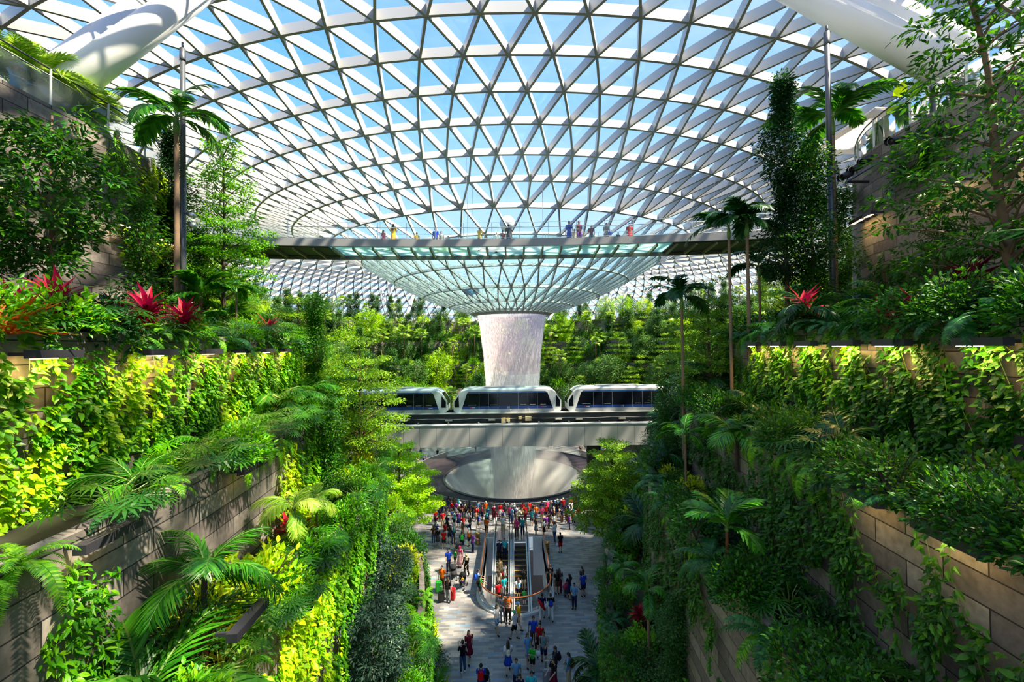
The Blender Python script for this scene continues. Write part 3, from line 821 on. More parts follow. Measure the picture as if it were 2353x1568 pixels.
for off, h1, h2 in ((0.12, 0.92, 1.28), (BW - .12, 0.92, 1.28)):
    mb = MB(); tube(mb, [tuple(arc(x, off) + V((0, 0, 25 + h1))) for x in XS], 0.03, 6); mb.obj('handrail', M_CHROME, t, True)
    mb = MB(); tube(mb, [tuple(arc(x, off) + V((0, 0, 25 + h2))) for x in XS], 0.014, 5); mb.obj('top_wire', M_CHROME, t, True)
    mb = MB(); tube(mb, [tuple(arc(x, off) + V((0, 0, 25 + 0.16))) for x in XS], 0.012, 5); mb.obj('lower_wire', M_CHROME, t, True)
    mb = MB(); sweep(mb, XS, [(off + 0.02, 25.08), (off + 0.02, 25.88)], False); mb.obj('glass_infill', M_GLASS, t)
    x = -22.4
    while x < 20.5:
        mb = MB(); p = arc(x, off); tube(mb, [(p.x, p.y, 24.55), (p.x, p.y, 26.28)], 0.022, 6); mb.obj('railing_post', M_CHROME, t); x += 2.1
# suspension wires
for (x, k) in ((-9.6, 0), (-3.2, 0), (2.4, 0), (8.8, 0), (-16, 0), (14.8, 0), (-9.2, 1), (-3.0, 1), (2.6, 1), (8.4, 1)):
    p = arc(x, 0.1 if k == 0 else BW - 0.1)
    a = math.atan2(p.x / 1.25, CY - p.y); r = math.hypot(p.x / 1.25, CY - p.y)
    top = interp(r, PR, PZt) - 0.4
    mb = MB(); tube(mb, [(p.x, p.y, 25.0), (p.x * 1.01, p.y + 0.1, top)], 0.014, 5)
    o = mb.obj('suspension_wire', M_CHROME); tag(o, 'thin steel wire dropping from the roof lattice to the curved footbridge', 'wire', 'hanger wires of the curved footbridge')

# ------------------------------------------------------------------ big tubular columns near the camera and V columns far away
def column(name, a, b, r, label, group=None):
    t = thing(name, label, 'column', tuple(a), 0, group)
    b = V(b) - V(a); mb = MB(); tube(mb, [(0, 0, 0), tuple(b)], r, 32); mb.obj('shaft', M_TUBE, t, True)
    mb = MB(); tube(mb, [tuple(b * 0.965), tuple(b)], r * 1.06, 32); mb.obj('collar', M_TUBE, t, True)
    return t
def ext(a, b, z0):
    a = V(a); b = V(b); d = (b - a).normalized(); k = (a.z - z0) / d.z
    return a - d * k
a, b = PY(222, 150, 15.6), PY(505, -60, 19.0)
column('roof_column', ext(a, b, 24.7), ext(a, b, 33.9), 0.56, 'thick white leaning roof tube over the areca palms, the nearer of two')
a, b = PY(150, 150, 18.2), PY(370, -18, 22.0)
column('roof_column', ext(a, b, 24.7), ext(a, b, 34.2), 0.58, 'thick white tube with bands of sunlight behind the nearer tube over the areca palms')
a, b = PY(2120, 128, 15.5), PY(1790, -45, 19.5)
column('roof_column', ext(a, b, 24.7), ext(a, b, 34.0), 0.62, 'thick white tube leaning up to the roof above the cream parasol, the nearer of two')
a, b = PY(2235, 120, 17.5), PY(1960, -20, 21.0)
column('roof_column', ext(a, b, 24.7), ext(a, b, 34.0), 0.6, 'pale tube behind the nearer tube above the cream parasol')
VC = [((918, 750), [(892, 640), (957, 655), (878, 668)]), ((733, 712), [(682, 622), (655, 645)]), ((745, 715), [(742, 648), (777, 637)]),
      ((1415, 745), [(1383, 652), (1444, 640), (1406, 664)]), ((1626, 728), [(1560, 622), (1600, 628), (1653, 638), (1688, 630)]), ((1257, 755), [(1272, 708)])]
n_ = 0
for (bx, by), tops in VC:
    base = PY(bx, by, 93.2)
    base.z = 19.0
    for (tx, ty) in tops:
        top = PY(tx, ty, 98.0)
        column('roof_column', base, top, 0.38, 'slender white leaning column rising out of the far tree tops', 'far leaning roof columns')

# ------------------------------------------------------------------ balconies on the upper walls
M_RAILDK = pmat('dark_rail', (0.10, 0.11, 0.12), 0.3, 0.6)
M_POST = pmat('steel_post', (0.55, 0.58, 0.58), 0.35, 0.5)
def zE(i): return level_z(4, i) + 0.25
for side, nm in ((-1, 'thick areca palms'), (1, 'cream parasol')):
    t = thing('glass_balcony_railing', 'curved glass railing on top of the stone wall by the %s' % nm, 'railing', (0, 0, 0))
    S0 = st_of_y(side, 4, 4); S1 = st_of_y(side, 4, 44)
    ss = np.linspace(S0, S1, 70)
    P = []
    for s in ss:
        p, d = station(side, 4, s); n = V((d.y, -d.x, 0)); n = n if n.x * side > 0 else -n
        p = p + n * 0.12; P.append(V((p.x, p.y, zE(s))))
    mb = MB()
    for i in range(len(P) - 1):
        mb.add([tuple(P[i] + V((0, 0, .05))), tuple(P[i + 1] + V((0, 0, .05))), tuple(P[i + 1] + V((0, 0, 1.0))), tuple(P[i] + V((0, 0, 1.0)))], [(0, 1, 2, 3)])
    mb.obj('glass_panel', M_GLASS, t)
    mb = MB(); tube(mb, [tuple(p + V((0, 0, 1.22))) for p in P], 0.03, 8); mb.obj('handrail', M_RAILDK, t, True)
    mb = MB(); tube(mb, [tuple(p + V((0, 0, 1.0))) for p in P], 0.02, 6); mb.obj('glass_channel', M_POST, t, True)
    L = 0; last = None
    for p in P:
        if last is None or (p - last).length > 1.55:
            mb = MB(); tube(mb, [tuple(p), tuple(p + V((0, 0, 1.22)))], 0.035, 8); mb.obj('railing_post', M_POST, t); last = p
# poles
def pole(name, p0, z1, r, label, cams=()):
    t = thing(name, label, 'pole', tuple(p0))
    h = z1 - p0.z; mb = MB(); tube(mb, [(0, 0, 0), (0, 0, h * 0.55)], r * 1.1, 14); tube(mb, [(0, 0, h * .55), (0, 0, h - .7)], r, 14); mb.obj('mast', M_DARKG, t, True)
    mb = MB(); tube(mb, [(0, 0, h - .75), (0, 0, h - 0.68), (0, 0, h - .25)], [r * 1.2, r * 1.2, r * 1.15], 14); tube(mb, [(0, 0, h - .25), (0, 0, h)], r * 0.5, 10); mb.obj('finial', M_DARKG, t, True)
    for (dz, ang) in cams:
        mb = MB(); c = V((math.cos(ang) * .34, math.sin(ang) * .34, dz))
        d = V((math.cos(ang), math.sin(ang), -0.45)).normalized()
        tube(mb, [(0, 0, dz + .1), tuple(c * 0.5 + V((0, 0, dz * .5 + .05))), tuple(c)], 0.03, 6)
        tube(mb, [tuple(c - d * .08), tuple(c + d * .26)], [0.09, 0.11], 14); mb.obj('camera_head', M_CHROME, t, True)
    return t
M_DARKG = pmat('dark_grey_steel', (0.10, 0.11, 0.13), 0.4, 0.4)
q = PX(421, 500, -13.3); pole('camera_pole', V((q.x, q.y, 17.15)), PY(426, 98, q.y).z, 0.095, 'tall dark grey mast with two camera heads beside the banded-trunk palm', ((q.z - 17.15 + .1, -0.3), (q.z - 17.15 - .3, -0.2)))
q = PX(1908, 440, 12.6); pole('lamp_pole', V((q.x, q.y, 17.15)), PY(1889, 60, q.y).z, 0.095, 'tall dark blue-grey mast in front of the sunlit palm by the parasol')
q = PX(737, 1520, -5.6)
t = pole('camera_pole', V((q.x, q.y, 5.4)), PX(737, 1395, -5.6).z, 0.06, 'short black mast with white floodlights among the lower shrubs', ((PX(737, 1430, -5.6).z - 5.0, 0.4), (PX(737, 1405, -5.6).z - 5.0, 1.0)))

# ------------------------------------------------------------------ linear lamps
M_GLOW = pmat('warm_lamp', (1, 0.8, 0.4), 0.5, emit=(1.0, 0.72, 0.30), estr=6.0)
M_BAR = pmat('lamp_housing', (0.03, 0.028, 0.038), 0.45)
NLIGHT = 0
def lamp_bar(p, ang, label, L=0.85, power=60, out=0.42, group=None):
    """housing hung out from the wall; ang = direction pointing away from the wall"""
    global NLIGHT
    t = thing('linear_lamp', label, 'lamp', tuple(p), ang, group)
    mb = MB(); box(mb, out - 0.09, out + 0.09, -L / 2, L / 2, -0.07, 0.07)
    hs_ = mb.obj('housing', M_BAR, t)
    for s in (-1, 1):
        mb = MB(); box(mb, -0.02, out - .08, s * L * .38 - .02, s * L * .38 + .02, -0.03, 0.03); mb.obj('arm', M_BAR, hs_)
    mb = MB(); box(mb, out - 0.05, out + 0.05, -L / 2 + .05, (L / 2 - .05) if L < .7 else 0.0, -0.085, -0.068); mb.obj('diffuser', M_GLOW, hs_)
    if power:
        ld = bpy.data.lights.new('lamp_light', 'AREA'); ld.shape = 'RECTANGLE'; ld.size = 0.1; ld.size_y = L * .8; ld.energy = power; ld.color = (1.0, 0.66, 0.22)
        lo = bpy.data.objects.new('lamp_light', ld); COL.objects.link(lo)
        lo.parent = t; lo.location = (out, 0, -0.10); lo.rotation_euler = (0, 0.25, 0)
        NLIGHT += 1
    return t
def wall_lamp(side, k, Y, z, label, group=None, **kw):
    s = st_of_y(side, k, Y); p, d = station(side, k, s); n = V((d.y, -d.x, 0)); n = n if n.x * side < 0 else -n
    return lamp_bar(V((p.x, p.y, z)), math.atan2(n.y, n.x), label, group=group, **kw)
for i, Y in enumerate((7.4, 9.8, 11.7, 13.4, 15.2, 17)):
    wall_lamp(-1, 3, Y, 16.98, 'black bar lamp over leafy creepers in the row on the sunlit wall', 'bar lamps over the sunnier creeper wall', power=26)
for i, Y in enumerate((7.2, 9.0, 10.4, 12.0, 13.6, 15.4)):
    wall_lamp(1, 3, Y, 16.98, 'black bar lamp glowing over creepers in the row on the shaded wall', 'bar lamps over the shaded creeper wall', power=22)
for Y in (12.0, 15.6, 17.6, 18.4, 19.2):
    wall_lamp(-1, 4, Y, 21.7, 'bright narrow lamp on the stone wall under the balcony with areca palms', 'lamps under the palm balcony', power=4, L=0.5)
for Y in (10.6, 11.8, 13.6, 14.5, 16.9, 17.4, 17.9):
    wall_lamp(1, 4, Y, 22.1, 'bright narrow lamp on the dark wall under the balcony with the parasol', 'lamps under the parasol balcony', power=4, L=0.5)
for (px, py) in ((178, 1232), (530, 1075), (620, 1160)):
    q = PX(px, py, -6.5 if px < 400 else -6.9); wall_lamp(-1, 2, q.y, q.z, 'dark bar lamp sticking out over the pale bare stone wall', 'dark bar lamps over the bare stone wall', L=1.0, power=0, out=.3)
for (px, py) in ((512, 1425), (700, 1370)):
    q = PX(px, py, -5.0); wall_lamp(-1, 1, q.y, q.z, 'dark bar lamp sticking out low among ferns below the bare stone wall', 'low dark bar lamps among ferns', L=1.0, power=10, out=.3)
for (px, py) in ((1988, 1138), (2215, 1235)):
    q = PX(px, py, 6.2); wall_lamp(1, 2, q.y, q.z, 'dark bar lamp slanting across the shaded creeper wall', 'dark bar lamps on the shaded creeper wall', L=1.0, power=3, out=.3)

# spotlights cluster on the wall with the parasol
def spotlight(px, py, Y, label, aim=(-0.75, -0.25, -0.35)):
    p = PY(px, py, Y); t = thing('spotlight', label, 'spotlight', tuple(p)); d = V(aim).normalized()
    mb = MB(); tube(mb, [tuple(-d * .26), tuple(-d * .2), tuple(d * .06), tuple(d * .12), tuple(d * .3)], [0.08, 0.13, 0.13, 0.10, 0.12], 18); mb.obj('lamp_body', M_DARKMETAL, t, True)
    mb = MB(); tube(mb, [tuple(d * .3), tuple(d * .42)], [0.14, 0.15], 18, caps=False); mb.obj('hood', M_DARKMETAL, t, True)
    mb = MB(); tube(mb, [(0, 0, 0), (0, 0.0, -0.22)], 0.03, 8); mb.obj('bracket', M_DARKMETAL, t)
    return p
for (px, py, lb) in ((1947, 402, 'black spotlight at the outer end of the wall arm'), (1969, 385, 'black spotlight in the middle of the three on the wall arm'), (1993, 366, 'black spotlight nearest the wall on the arm')):
    spotlight(px, py, 16.6, lb)
spotlight(2062, 322, 15.2, 'black and white spotlight under the balcony, above the arm of three', (-.9, -.2, -.2))
t = thing('lighting_bracket', 'dark bracket arm on the wall carrying three black spotlights', 'bracket', (0, 0, 0))
a = PY(1945, 412, 16.6) + V((0, 0, -0.1)); b = PY(2050, 354, 16.2); mb = MB(); tube(mb, [tuple(a), tuple(b)], 0.05, 8); mb.obj('arm', M_DARKG, t)
a2 = PY(1995, 418, 16.7); mb = MB(); tube(mb, [tuple(a), tuple(a2)], 0.06, 8); mb.obj('stay', M_DARKMETAL, t)

# cream parasol on the terrace
c = PY(1990, 300, 20.5)
t = thing('parasol', 'large cream parasol on the terrace behind the glass railing', 'parasol', (c.x + 0.5, c.y, 24.7))
mb = MB(); R_ = 1.8; zt = c.z - 24.7 + 1.15; ze = c.z - 24.7 - 0.1
pts = [(R_, R_), (-R_, R_), (-R_, -R_), (R_, -R_)]
mb.add([(0, 0, zt)] + [(x, y, ze) for x, y in pts] + [(x, y, ze - .25) for x, y in pts], [(0, 1, 2), (0, 2, 3), (0, 3, 4), (0, 4, 1), (1, 5, 6, 2), (2, 6, 7, 3), (3, 7, 8, 4), (4, 8, 5, 1)])
mb.obj('canopy', leaf_mat('cream_canvas', [(0.70, 0.64, 0.57), (0.70, 0.64, 0.57)], .8, .5, .1), t)
mb = MB(); tube(mb, [(0, 0, 0), (0, 0, zt)], 0.04, 8); mb.obj('pole', M_CHROME, t)
mb = MB()
for x, y in pts: tube(mb, [(0, 0, zt - .05), (x, y, ze - .02)], 0.02, 5)
mb.obj('rib', M_CHROME, t)
# brass litter bins by the escalator well
M_BRASS = pmat('brass', (0.45, 0.24, 0.08), 0.3, 0.7)
for (px, py, lb) in ((1257, 1273, 'round brass litter bin on the paving beside the escalator well'), (1098, 1250, 'dark brass litter bin by the far corner of the well rail')):
    p = PZ(px, py, 0); t = thing('litter_bin', lb, 'bin', tuple(p))
    mb = MB(); lathe(mb, [(0, 0), (.22, 0), (.22, .06), (.2, .08), (.2, .88), (.23, .9), (.23, .96), (.15, .96), (.14, 0.8), (0, 0.8)], 28); mb.obj('body', M_BRASS, t, True)
    mb = MB(); lathe(mb, [(.203, 0.45), (.21, 0.46), (.21, .5), (.203, .51)], 28); mb.obj('band', M_DARKMETAL, t, True)
# pale globe on the far side of the footbridge
p = PY(1166, 515, 46); t = thing('hanging_globe', 'large pale round globe hanging behind the footbridge railing', 'globe', tuple(p))
mb = MB(); ellipsoid(mb, (0, 0, 0), (.85, .85, .9), 28, 16); mb.obj('globe', pmat('pale_globe', (0.75, 0.77, 0.72), 0.5), t, True)
mb = MB(); tube(mb, [(0, 0, .9), (0, 0, 6.0)], 0.012, 5); mb.obj('cord', M_CHROME, t)
# ================================================================== vegetation
M_BARK = pmat('bark', (0.16, 0.10, 0.06), 0.85, var=0.35, vscale=8)
M_BARKD = pmat('dark_bark', (0.07, 0.045, 0.035), 0.9, var=0.35, vscale=8)
M_PTRUNK = pmat('palm_trunk', (0.22, 0.14, 0.085), 0.8, var=0.3, vscale=5)
M_SHAFT = pmat('green_crownshaft', (0.12, 0.24, 0.04), 0.4)
M_STEM = pmat('green_stem', (0.12, 0.20, 0.03), 0.5)
G = lambda *c: [srgb(*x) for x in c]
LM = {
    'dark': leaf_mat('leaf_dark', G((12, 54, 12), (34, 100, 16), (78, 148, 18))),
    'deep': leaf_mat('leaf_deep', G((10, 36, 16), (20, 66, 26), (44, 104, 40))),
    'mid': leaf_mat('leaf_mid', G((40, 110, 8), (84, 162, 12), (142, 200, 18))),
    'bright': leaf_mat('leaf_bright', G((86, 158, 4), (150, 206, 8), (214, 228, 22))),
    'yellow': leaf_mat('leaf_yellow', G((120, 168, 20), (180, 200, 20), (225, 222, 50))),
    'fine': leaf_mat('leaf_fine', G((56, 112, 14), (108, 162, 22), (172, 200, 46))),
    'finedk': leaf_mat('leaf_fine_dark', G((24, 70, 30), (50, 105, 40), (92, 140, 60))),
    'blue': leaf_mat('leaf_bluegreen', G((22, 48, 44), (46, 80, 66), (96, 122, 100))),
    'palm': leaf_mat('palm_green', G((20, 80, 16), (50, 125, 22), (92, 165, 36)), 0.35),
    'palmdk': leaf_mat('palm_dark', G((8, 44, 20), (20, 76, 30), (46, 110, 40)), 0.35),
    'palmlt': leaf_mat('palm_light', G((90, 150, 30), (150, 195, 55), (205, 215, 110)), 0.4),
    'fern': leaf_mat('fern_green', G((40, 110, 14), (90, 165, 22), (150, 205, 36))),
    'ferndk': leaf_mat('fern_dark', G((14, 64, 26), (34, 100, 44), (70, 138, 60))),
    'vine': leaf_mat('vine_green', G((30, 96, 6), (80, 156, 8), (146, 202, 16))),
    'vinedk': leaf_mat('vine_dark', G((12, 56, 10), (34, 98, 12), (84, 150, 20))),
    'vinelt': leaf_mat('vine_light', G((90, 150, 8), (155, 195, 12), (215, 220, 30))),
    'far': leaf_mat('leaf_far', G((40, 92, 44), (80, 134, 54), (134, 172, 84))),
    'red': leaf_mat('leaf_red', G((90, 6, 24), (170, 10, 40), (225, 40, 60)), 0.35, 0.25),
    'maroon': leaf_mat('leaf_maroon', G((40, 10, 24), (96, 16, 40), (140, 40, 52)), 0.35, 0.2),
    'orange': leaf_mat('leaf_orange', G((150, 70, 20), (205, 120, 30), (230, 170, 60))),
    'white': leaf_mat('flower_white', G((235, 200, 220), (245, 240, 245), (200, 60, 130))),
}
# leaf templates (x width, y length, z up)
def T(vs, fs): return np.array(vs, float), np.array(fs)
LT_OVAL = T([(0, 0, 0), (-.24, .38, .05), (.24, .38, .05), (0, .42, 0), (-.16, .75, .0), (.16, .75, .0), (0, 1, -.12)],
            [(0, 3, 1), (0, 2, 3), (1, 3, 4), (3, 2, 5), (4, 3, 6), (3, 5, 6)])
LT_SMALL = T([(0, 0, 0), (-.26, .5, .06), (.26, .5, .06), (0, 1, -.05)], [(0, 2, 1), (1, 2, 3)])
LT_LANCE = T([(0, 0, 0), (-.075, .3, .02), (.075, .3, .02), (-.05, .7, -.05), (.05, .7, -.05), (0, 1, -.2)], [(0, 2, 1), (1, 2, 4), (1, 4, 3), (3, 4, 5)])
LT_BLADE = T([(-.035, 0, 0), (.035, 0, 0), (-.06, .45, .0), (.06, .45, .0), (0, 1, -.22)], [(0, 1, 3), (0, 3, 2), (2, 3, 4)])
LT_HEART = T([(0, .04, 0), (-.20, -.03, -.02), (-.34, .16, .02), (-.33, .42, .02), (-.17, .74, -.04), (0, 1, -.14), (.17, .74, -.04), (.33, .42, .02), (.34, .16, .02), (.20, -.03, -.02), (0, .4, -.03), (0, .72, -.07)],
             [(0, 2, 1), (0, 10, 2), (2, 10, 3), (3, 10, 11), (3, 11, 4), (4, 11, 5), (0, 9, 8), (0, 8, 10), (8, 7, 10), (7, 11, 10), (7, 6, 11), (6, 5, 11)])
def nrm(a): return a / np.maximum(1e-9, np.linalg.norm(a, axis=1, keepdims=True))
def put_leaves(mb, T_, pos, d, up, size, mat=0, wscale=1.0):
    tv, tf = T_; n = len(pos)
    d = nrm(d); s = nrm(np.cross(d, up)); u = np.cross(s, d)
    size = np.broadcast_to(np.asarray(size, float), (n,))
    vs = (pos[:, None, :] + (tv[None, :, 0, None] * wscale * s[:, None, :] + tv[None, :, 1, None] * d[:, None, :] + tv[None, :, 2, None] * u[:, None, :]) * size[:, None, None]).reshape(-1, 3)
    f = (tf[None] + (np.arange(n) * len(tv))[:, None, None]).reshape(-1, tf.shape[1])
    mb.add(vs, f, mat)

PARK = V((0, 0, -500))
PROTO = {}
# ---- trees
def tree_proto(key, h, h0, rad, style, lmat, lsize, nleaf, T_=LT_OVAL, bark=None, seed=1, cl=0.45, trunk_r=0.07, lean=0.0, ncl=None, flat=0.35, wsc=1.0, sparse=1.0):
    rg = np.random.default_rng(seed)
    crown = MB(); trunk = MB()
    C = []
    if style == 'layered':
        z = h0
        while z < h:
            t = (z - h0) / max(1e-6, h - h0); R = rad * (math.sin(min(1, 0.25 + t * 0.95) * PI * 0.86 + 0.2)) ** 0.7 if t < 0.97 else rad * .25
            R = max(0.3, rad * (1 - 0.75 * t ** 1.6)) * (0.75 + 0.25 * min(1, t * 5)) * rg.uniform(.8, 1.12)
            n = max(3, int(2.6 * (R / cl) ** 1.35 * sparse)); a0 = rg.uniform(0, 6)
            for i in range(n):
                a = a0 + 2.39996 * i; r = R * math.sqrt((i + 0.6) / n)
                C.append((r * math.cos(a), r * math.sin(a), z + rg.normal(0, .07) - 0.12 * r, cl, cl * flat))
            z += cl * 1.55 * rg.uniform(.8, 1.2)
    elif style == 'round':
        n = ncl or int(5.0 * (rad / cl) ** 2 * sparse)
        for i in range(n):
            a = 2.39996 * i; c = 1 - 2 * (i + .5) / n; s = math.sqrt(1 - c * c); k = rg.uniform(.55, 1.0)
            C.append((rad * s * math.cos(a) * k, rad * s * math.sin(a) * k, (h + h0) / 2 + c * (h - h0) / 2 * k, cl, cl * .8))
    elif style == 'column':
        n = ncl or int(4.0 * rad * (h - h0) / cl ** 2 * sparse)
        for i in range(n):
            t = (i + .5) / n; a = 2.39996 * i; R = rad * (0.55 + .45 * math.sin(t * 13 + seed)) * (1 - .65 * t ** 2.5) * rg.uniform(.35, 1.0)
            C.append((R * math.cos(a), R * math.sin(a), h0 + (h - h0) * t, cl, cl * .75))
    lx = lambda z: lean * (z / h) ** 1.5
    # trunk
    npt = 7
    tp = [(lx(h * i / npt) + rg.normal(0, .02) * h * .12, rg.normal(0, .02) * h * .12 if i else 0, h * .93 * i / npt) for i in range(npt + 1)]
    tube(trunk, tp, [trunk_r * (1 - .75 * i / npt) for i in range(npt + 1)], 8)
    sel = rg.permutation(len(C))[:int(min(len(C), 46))]
    for i in sel:
        c = C[i]; zb = max(h * .12, c[2] - 0.45 * math.hypot(c[0], c[1]) - .15)
        i0 = min(npt - 1, int(zb / (h * .93) * npt)); f = zb / (h * .93) * npt - i0
        b = V(tp[i0]).lerp(V(tp[i0 + 1]), min(1, f)); e = V((c[0] + lx(c[2]), c[1], c[2]))
        mid = b.lerp(e, .5) + V((0, 0, .08 * (e - b).length))
        r0 = trunk_r * .32
        tube(trunk, [tuple(b), tuple(mid), tuple(e)], [r0, r0 * .6, r0 * .2], 4, caps=False)
    C = np.array(C); per = max(3, int(nleaf / len(C)))
    idx = np.repeat(np.arange(len(C)), per); c = C[idx]
    g = rg.normal(0, 1, (len(idx), 3)); g = nrm(g) * (rg.uniform(0, 1, (len(idx), 1)) ** .5)
    pos = c[:, :3] + g * np.stack([c[:, 3], c[:, 3], c[:, 4]], 1)
    pos[:, 0] += lean * np.clip(pos[:, 2] / h, 0, 1.2) ** 1.5
    out = pos.copy(); out[:, 2] = 0; out = nrm(out)
    d = nrm(g * np.array([1, 1, .35]) + out * .35 + rg.normal(0, .35, g.shape) + np.array([0, 0, -.12]))
    up = nrm(rg.normal(0, .38, g.shape) + np.array([0, 0, 1.0]) + out * .25)
    put_leaves(crown, T_, pos, d, up, lsize * rg.uniform(.7, 1.2, len(pos)), 0, wsc)
    root = empty('proto_tree', PARK)
    mobj('trunk', trunk.mesh('trunk', True), bark or M_BARK, root)
    mobj('foliage', crown.mesh('foliage'), LM[lmat], root)
    PROTO[key] = root; return root
tree_proto('ficus', 5.6, 1.3, 1.15, 'round', 'dark', 0.20, 3300, LT_OVAL, seed=3, cl=.42, trunk_r=.075, wsc=.8)
tree_proto('ficus2', 5.0, .8, .85, 'column', 'dark', 0.16, 3000, LT_OVAL, seed=5, cl=.38, trunk_r=.06, wsc=.8)
tree_proto('bigleaf', 8.0, 2.0, 2.1, 'layered', 'dark', 0.19, 4800, LT_OVAL, seed=9, cl=.45, trunk_r=.11, sparse=.75, lean=-.7, wsc=.75, bark=M_BARK)
tree_proto('darkcolumn', 9.8, 2.2, 1.1, 'column', 'deep', 0.12, 15000, LT_OVAL, seed=12, cl=.40, trunk_r=.09, bark=M_BARKD)
tree_proto('midcolumn', 6.8, 1.4, 1.15, 'column', 'dark', 0.12, 9000, LT_OVAL, seed=15, cl=.42, trunk_r=.07)
tree_proto('feather', 8.6, 2.6, 2.0, 'layered', 'mid', 0.12, 15000, LT_SMALL, seed=17, cl=.38, trunk_r=.09, bark=M_BARKD)
tree_proto('terminalia', 8.4, 3.4, 3.5, 'layered', 'bright', 0.165, 30000, LT_SMALL, seed=21, cl=.55, trunk_r=.12)
tree_proto('terminaliadk', 9.2, 3.2, 3.4, 'layered', 'fine', 0.165, 30000, LT_SMALL, seed=23, cl=.55, trunk_r=.13, bark=M_BARKD)
tree_proto('midlayer', 6.2, 1.2, 2.6, 'layered', 'fine', 0.12, 16000, LT_SMALL, seed=25, cl=.45, trunk_r=.10)
tree_proto('bluebush', 4.6, 0.2, 1.35, 'round', 'blue', 0.15, 9000, LT_LANCE, seed=27, cl=.4, trunk_r=.06, wsc=2.2, bark=M_BARKD)
tree_proto('roundshrub', 4.0, 0.1, 1.0, 'column', 'finedk', 0.08, 14000, LT_SMALL, seed=29, cl=.3, trunk_r=.05)
tree_proto('darkmass', 8.5, 1.0, 2.8, 'round', 'deep', 0.17, 12000, LT_SMALL, seed=31, cl=.7, trunk_r=.12, bark=M_BARKD)
# far garden trees: fewer, larger leaves
for i, (k, lm, st) in enumerate((('far_layer', 'fine', 'layered'), ('far_layer2', 'bright', 'round'), ('far_round', 'far', 'round'), ('far_dark', 'finedk', 'column'), ('far_airy', 'far', 'column'))):
    tree_proto(k, (6.6, 7.6, 6.2, 7.4, 8.4)[i], (.8, 1.2, .5, .5, 2.2)[i], (3.3, 3.0, 2.7, 1.9, 2.0)[i], st, lm, .27, 4600, LT_SMALL, seed=40 + i, cl=(.7, .7, .9, .75, .65)[i], trunk_r=.09, bark=M_BARKD if i % 2 else M_BARK)
# ---- shrubs
def shrub_proto(key, r, h, lmat, lsize, n, T_=LT_OVAL, seed=1, wsc=1.0, name='foliage'):
    rg = np.random.default_rng(seed); crown = MB(); stem = MB()
    for i in range(9):
        a = rg.uniform(0, 6.28); q = rg.uniform(.3, .8) * r
        tube(stem, [(0, 0, 0), (q * .5 * math.cos(a), q * .5 * math.sin(a), h * .5), (q * math.cos(a), q * math.sin(a), h * .85)], [.02, .013, .006], 4, caps=False)
    g = nrm(rg.normal(0, 1, (n, 3))); g[:, 2] = np.abs(g[:, 2]); k = rg.uniform(.45, 1, (n, 1)) ** .6
    lump = 1 + .22 * np.sin(g[:, 0:1] * 7 + seed) * np.cos(g[:, 1:2] * 6 + g[:, 2:3] * 5)
    pos = g * k * lump * np.array([r, r, h])
    d = nrm(g + rg.normal(0, .45, g.shape) + np.array([0, 0, -.15])); up = nrm(g * .5 + rg.normal(0, .4, g.shape) + np.array([0, 0, .8]))
    put_leaves(crown, T_, pos, d, up, lsize * rg.uniform(.65, 1.2, n), 0, wsc)
    root = empty('proto_shrub', PARK); mobj('stem', stem.mesh('stem'), M_BARKD, root); mobj(name, crown.mesh(name), LM[lmat], root)
    PROTO[key] = root
shrub_proto('shrub_mid', .75, .9, 'mid', .13, 1100, seed=2)
shrub_proto('shrub_dark', .8, 1.0, 'dark', .12, 1200, seed=3)
shrub_proto('shrub_bright', .7, .8, 'bright', .12, 1100, seed=4)
shrub_proto('shrub_yellow', .55, .8, 'yellow', .14, 520, LT_OVAL, seed=5)
shrub_proto('shrub_fine', .8, 1.0, 'finedk', .07, 2600, LT_SMALL, seed=6)
shrub_proto('shrub_deep', .75, 1.1, 'deep', .14, 1000, LT_OVAL, seed=8)
# ---- fronds
def frond(L, nl, ll, arch, w, T_=LT_BLADE, ang=50, droop=.25, wsc=1.0, r0=.018, start=.12, jit=.06, seed=0):
    rg = np.random.default_rng(seed); mb = MB()
    P = []; a = math.radians(arch[0]); x = z = 0; n = 14
    for i in range(n + 1):
        P.append((x, 0, z)); t = i / n
        aa = math.radians(arch[0] + (arch[1] - arch[0]) * t); x += math.cos(aa) * L / n; z += math.sin(aa) * L / n
    P = np.array(P)
    tube(mb, [tuple(p) for p in P], [r0 * (1 - .85 * i / n) for i in range(n + 1)], 4, caps=False)
    ts = np.linspace(start, 1, nl); pos = []; d = []; up = []; sz = []
    for t in ts:
        k = min(n - 1, int(t * n)); f = t * n - k; p = P[k] * (1 - f) + P[k + 1] * f; tg = P[k + 1] - P[k]; tg = tg / np.linalg.norm(tg)
        nn = np.array([-tg[2], 0, tg[0]])
        prof = math.sin(min(1, (t - start) / (1 - start) * .86 + .13) * PI) ** .55
        for s in (-1, 1):
            aa = math.radians(ang * (1 - .45 * t)) + rg.normal(0, jit)
            dd = tg * math.cos(aa) + np.array([0, s, 0]) * math.sin(aa) + nn * (w - droop * rg.uniform(.5, 1.3))
            pos.append(p); d.append(dd); up.append(nn + np.array([0, -s * .3, 0])); sz.append(ll * prof * rg.uniform(.92, 1.05))
    put_leaves(mb, T_, np.array(pos), np.array(d), np.array(up), np.array(sz), 1, wsc)
    return mb
FR = {}
def frond_mesh(key, leafmat, **kw):
    FR[key] = []
    for s in range(3):
        me = frond(seed=s, **kw).mesh('frond'); me.materials.append(M_STEM); me.materials.append(LM[leafmat]); FR[key].append(me)
frond_mesh('betel', 'palmdk', L=2.0, nl=28, ll=.62, arch=(62, -35), w=.12, wsc=2.0, droop=.30)
frond_mesh('betellt', 'palm', L=2.1, nl=28, ll=.62, arch=(62, -35), w=.12, wsc=2.0, droop=.25)
